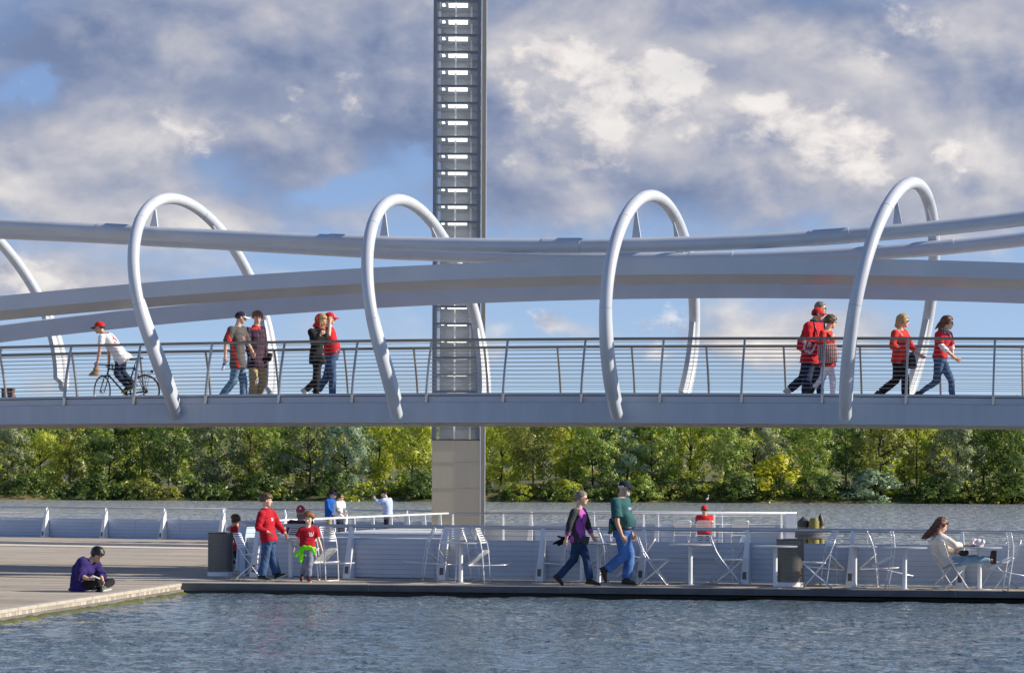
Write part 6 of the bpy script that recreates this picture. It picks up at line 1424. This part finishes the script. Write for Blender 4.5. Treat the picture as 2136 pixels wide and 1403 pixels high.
for i, t in enumerate(TL): tree(*t, rz=i * 1.7, bark='palebark' if t[2] == 'vase' else None)
BL = [(1622, 350, 'bush', 0, 'gold', 1.15, 'golden yellow autumn shrub on the far bank left of the dry grass gap', 1.3), (1720, 347.5, 'bush', 1, 'dark', .8, 'low dark shrub below the dry grass gap', 1.5),
      (60, 347.5, 'bush', 1, 'dark', .7, 'low dark shrub at the water below the pale left-edge tree', 1.5), (205, 347.5, 'bush', 0, 'dark', .7, 'low dark shrub at the water above the seated person in purple', 1.6), (300, 347.5, 'bush', 2, 'olive', .6, 'low olive shrub at the water left of the litter bin', 1.3),
      (545, 348, 'bush', 2, 'dark', .75, 'low dark shrub at the water beside the taller boy', 1.5), (700, 347.5, 'bush', 0, 'dark', .8, 'low dark shrub at the water behind the standing pair', 1.4), (880, 347.5, 'bush', 1, 'dark', .85, 'low dark shrub at the water left of the light tower', 1.3),
      (1180, 347.5, 'bush', 0, 'yellow', .6, 'low yellow-green shrub at the water above the woman in purple', 1.4), (1335, 347.5, 'bush', 2, 'mid', .7, 'low green shrub at the water behind the man in teal', 1.5), (1540, 347.5, 'bush', 1, 'dark', .8, 'low dark shrub at the water below the golden one', 1.6),
      (1810, 347.5, 'bush', 2, 'blue', .9, 'low dusky shrub at the water above the tipped chairs at right', 1.7), (1960, 347.5, 'bush', 0, 'dark', .85, 'low dark shrub at the water above the seated woman in white', 1.6), (2110, 347.5, 'bush', 1, 'dark', .9, 'low dark shrub at the water at the right edge', 1.7), (1075, 347.5, 'bush', 2, 'olive', .45, 'small olive shrub at the water right of the light tower', 1.2)]
for i, t in enumerate(BL): tree(*t[:7], sx=t[7], rz=i * 2.1)
# wood behind: reads as one mass
def woodland(name, spots, per, size, m, nm_mat):
    rng = np.random.default_rng(55); allV = []
    for (x, y, z, h, w) in spots:
        cs, rs = crown_clumps(rng, h, w, h * .05, 30, 'round'); cs = [(c[0] + x, c[1] + y, c[2] + z) for c in cs]; rs = [r * size / .3 * .8 for r in rs]
        allV.append(leaves(rng, cs, rs, per / (size / .3) ** 1.6, size, 0.0))
    return tag(link(name, quad_mesh(name, (np.concatenate([q[0] for q in allV]), np.concatenate([q[1] for q in allV])), m)), kind='stuff')
rg = random.Random(9); groups = {k: [] for k in ('dark', 'mid', 'yellow', 'olive')}
for i in range(130):
    D = 366 + 6 * (i % 8) + rg.uniform(-3, 3); px = -160 + (i * 61.8 * 1.0 + rg.uniform(-20, 20)) % 2460
    if 1655 < px < 1765 and D < 395: continue
    x = (px - CX) / F * D; groups[rg.choice(list(groups))].append((x, D, bank_z(x, D), rg.uniform(8.5, 11.5), rg.uniform(3.6, 5)))
for k, sp in groups.items():
    o = woodland('woodland', sp, 24, .32, LM[k], k); o['label'] = 'dense %s wood behind the riverside trees' % {'dark': 'dark green', 'mid': 'green', 'yellow': 'yellow-green', 'olive': 'olive'}[k]; o['category'] = 'woodland'
under = {'dark': [], 'olive': [], 'yellow': []}
for i in range(190):
    px = -150 + i * 12.9 + rg.uniform(-9, 9); D = 345.6 + rg.uniform(0, 6)
    if 1690 < px < 1750 and D > 349: continue
    if 1025 < px < 1085 or 290 < px < 430:
        if rg.random() < .6: continue
    x = (px - CX) / F * D; under[rg.choice(['dark', 'dark', 'dark', 'olive', 'yellow'])].append((x, D, bank_z(x, D) - .3, rg.uniform(1.0, 2.6), rg.uniform(1.2, 2.4)))
for k, sp in under.items():
    o = woodland('undergrowth', sp, 30, .2, LM[k], k); o['label'] = '%s undergrowth along the far water line' % {'dark': 'dark green', 'olive': 'olive', 'yellow': 'yellow-green'}[k]; o['category'] = 'undergrowth'
hill = []
for i in range(90):
    px = -350 + i * 31.5 + rg.uniform(-14, 14); D = 1000 + rg.uniform(-60, 60); x = (px - CX) / F * D
    topy = np.interp(px, [-300, 0, 40, 200, 900, 1300, 1800, 1850, 1900, 1960, 2000, 2060, 2136, 2400], [815, 820, 822, 838, 840, 838, 830, 806, 818, 822, 812, 812, 808, 800]) + rg.uniform(-1, 9)
    zt_ = H + (CY - topy) / F * D; hill.append((x, D, max(2, zt_ - 31), 24, 13))
o = woodland('wooded_ridge', hill, 60, 1.4, LM['mid'], 'mid'); o['label'] = 'distant wooded ridge on the horizon'; o['category'] = 'woodland'
# far buildings glimpsed between the trees
def house(px0, px1, y0, y1, D, label, wall, roof):
    a, b = P(px0, y1, D), P(px1, y0, D); root = thing('far_building', ((a.x + b.x) / 2, D, 0), label, 'building')
    mb = MB(); w = b.x - a.x; mb.box(((a.x + b.x) / 2, D + w / 2, (b.z) / 2), w, w, b.z); keep(obj('wall', mb, wall), root)
    mb = MB(); mb.box(((a.x + b.x) / 2, D + w / 2, b.z + .2), w + .6, w + .6, .4); keep(obj('roof', mb, roof), root)
    for i in range(4):
        mb = MB(); mb.box((a.x + w * (i + .5) / 4, D - .05, b.z - 2.2), w / 7, .08, 1.5); keep(obj('window', mb, M['dark']), root)
Mb = mat('far_brick', (.20, .085, .06), .9, var=.2, vscale=1); Mw = mat('far_white', (.5, .53, .58), .8)
house(3, 26, 812, 830, 900, 'small brick building on the horizon behind the left end of the bridge rail', Mb, mat('far_roof', (.08, .08, .09), .8))
house(135, 172, 893, 912, 470, 'pale flat-roofed building glimpsed above the left trees', Mw, Mw)
p0 = P(1277, 900, 460); p1 = P(1290, 860, 460); root = thing('brick_chimney', ((p0.x + p1.x) / 2, 460, 0), 'red brick chimney rising behind the trees right of the light tower', 'chimney')
mb = MB(); w = p1.x - p0.x; mb.tube([((p0.x + p1.x) / 2, 460, 0), ((p0.x + p1.x) / 2, 460, p1.z)], [w * .75, w * .6], 4); keep(obj('shaft', mb, Mb), root)
mb = MB(); mb.tube([((p0.x + p1.x) / 2, 460, p1.z), ((p0.x + p1.x) / 2, 460, p1.z + .4)], w * .72, 4); keep(obj('cap', mb, Mb), root)
# white egret at the water's edge
D = 343.2; c = P(1475, 1045, D); root = thing('egret', (c.x, D, Z_RIVER), 'small white egret standing at the water line of the far bank', 'bird')
mb = MB(); z = Z_RIVER + .35
mb.ell((c.x, D, z + .22), (.17, 0, .1), (0, .12, 0), (-.07, 0, .14), 10, 8); mb.tube([(c.x + .12, D, z + .3), (c.x + .2, D, z + .48), (c.x + .13, D, z + .66), (c.x + .2, D, z + .78)], [.06, .04, .035, .045], 8); mb.tube([(c.x + .2, D, z + .78), (c.x + .36, D, z + .76)], [.035, .006], 6)
keep(obj('body', mb, M['white'], smooth=True), root)
mb = MB(); mb.tube([(c.x, D - .04, Z_RIVER - .05), (c.x, D - .04, z + .12)], .015, 5); mb.tube([(c.x + .05, D + .04, Z_RIVER - .05), (c.x + .02, D + .04, z + .12)], .015, 5); keep(obj('leg', mb, M['dark']), root)
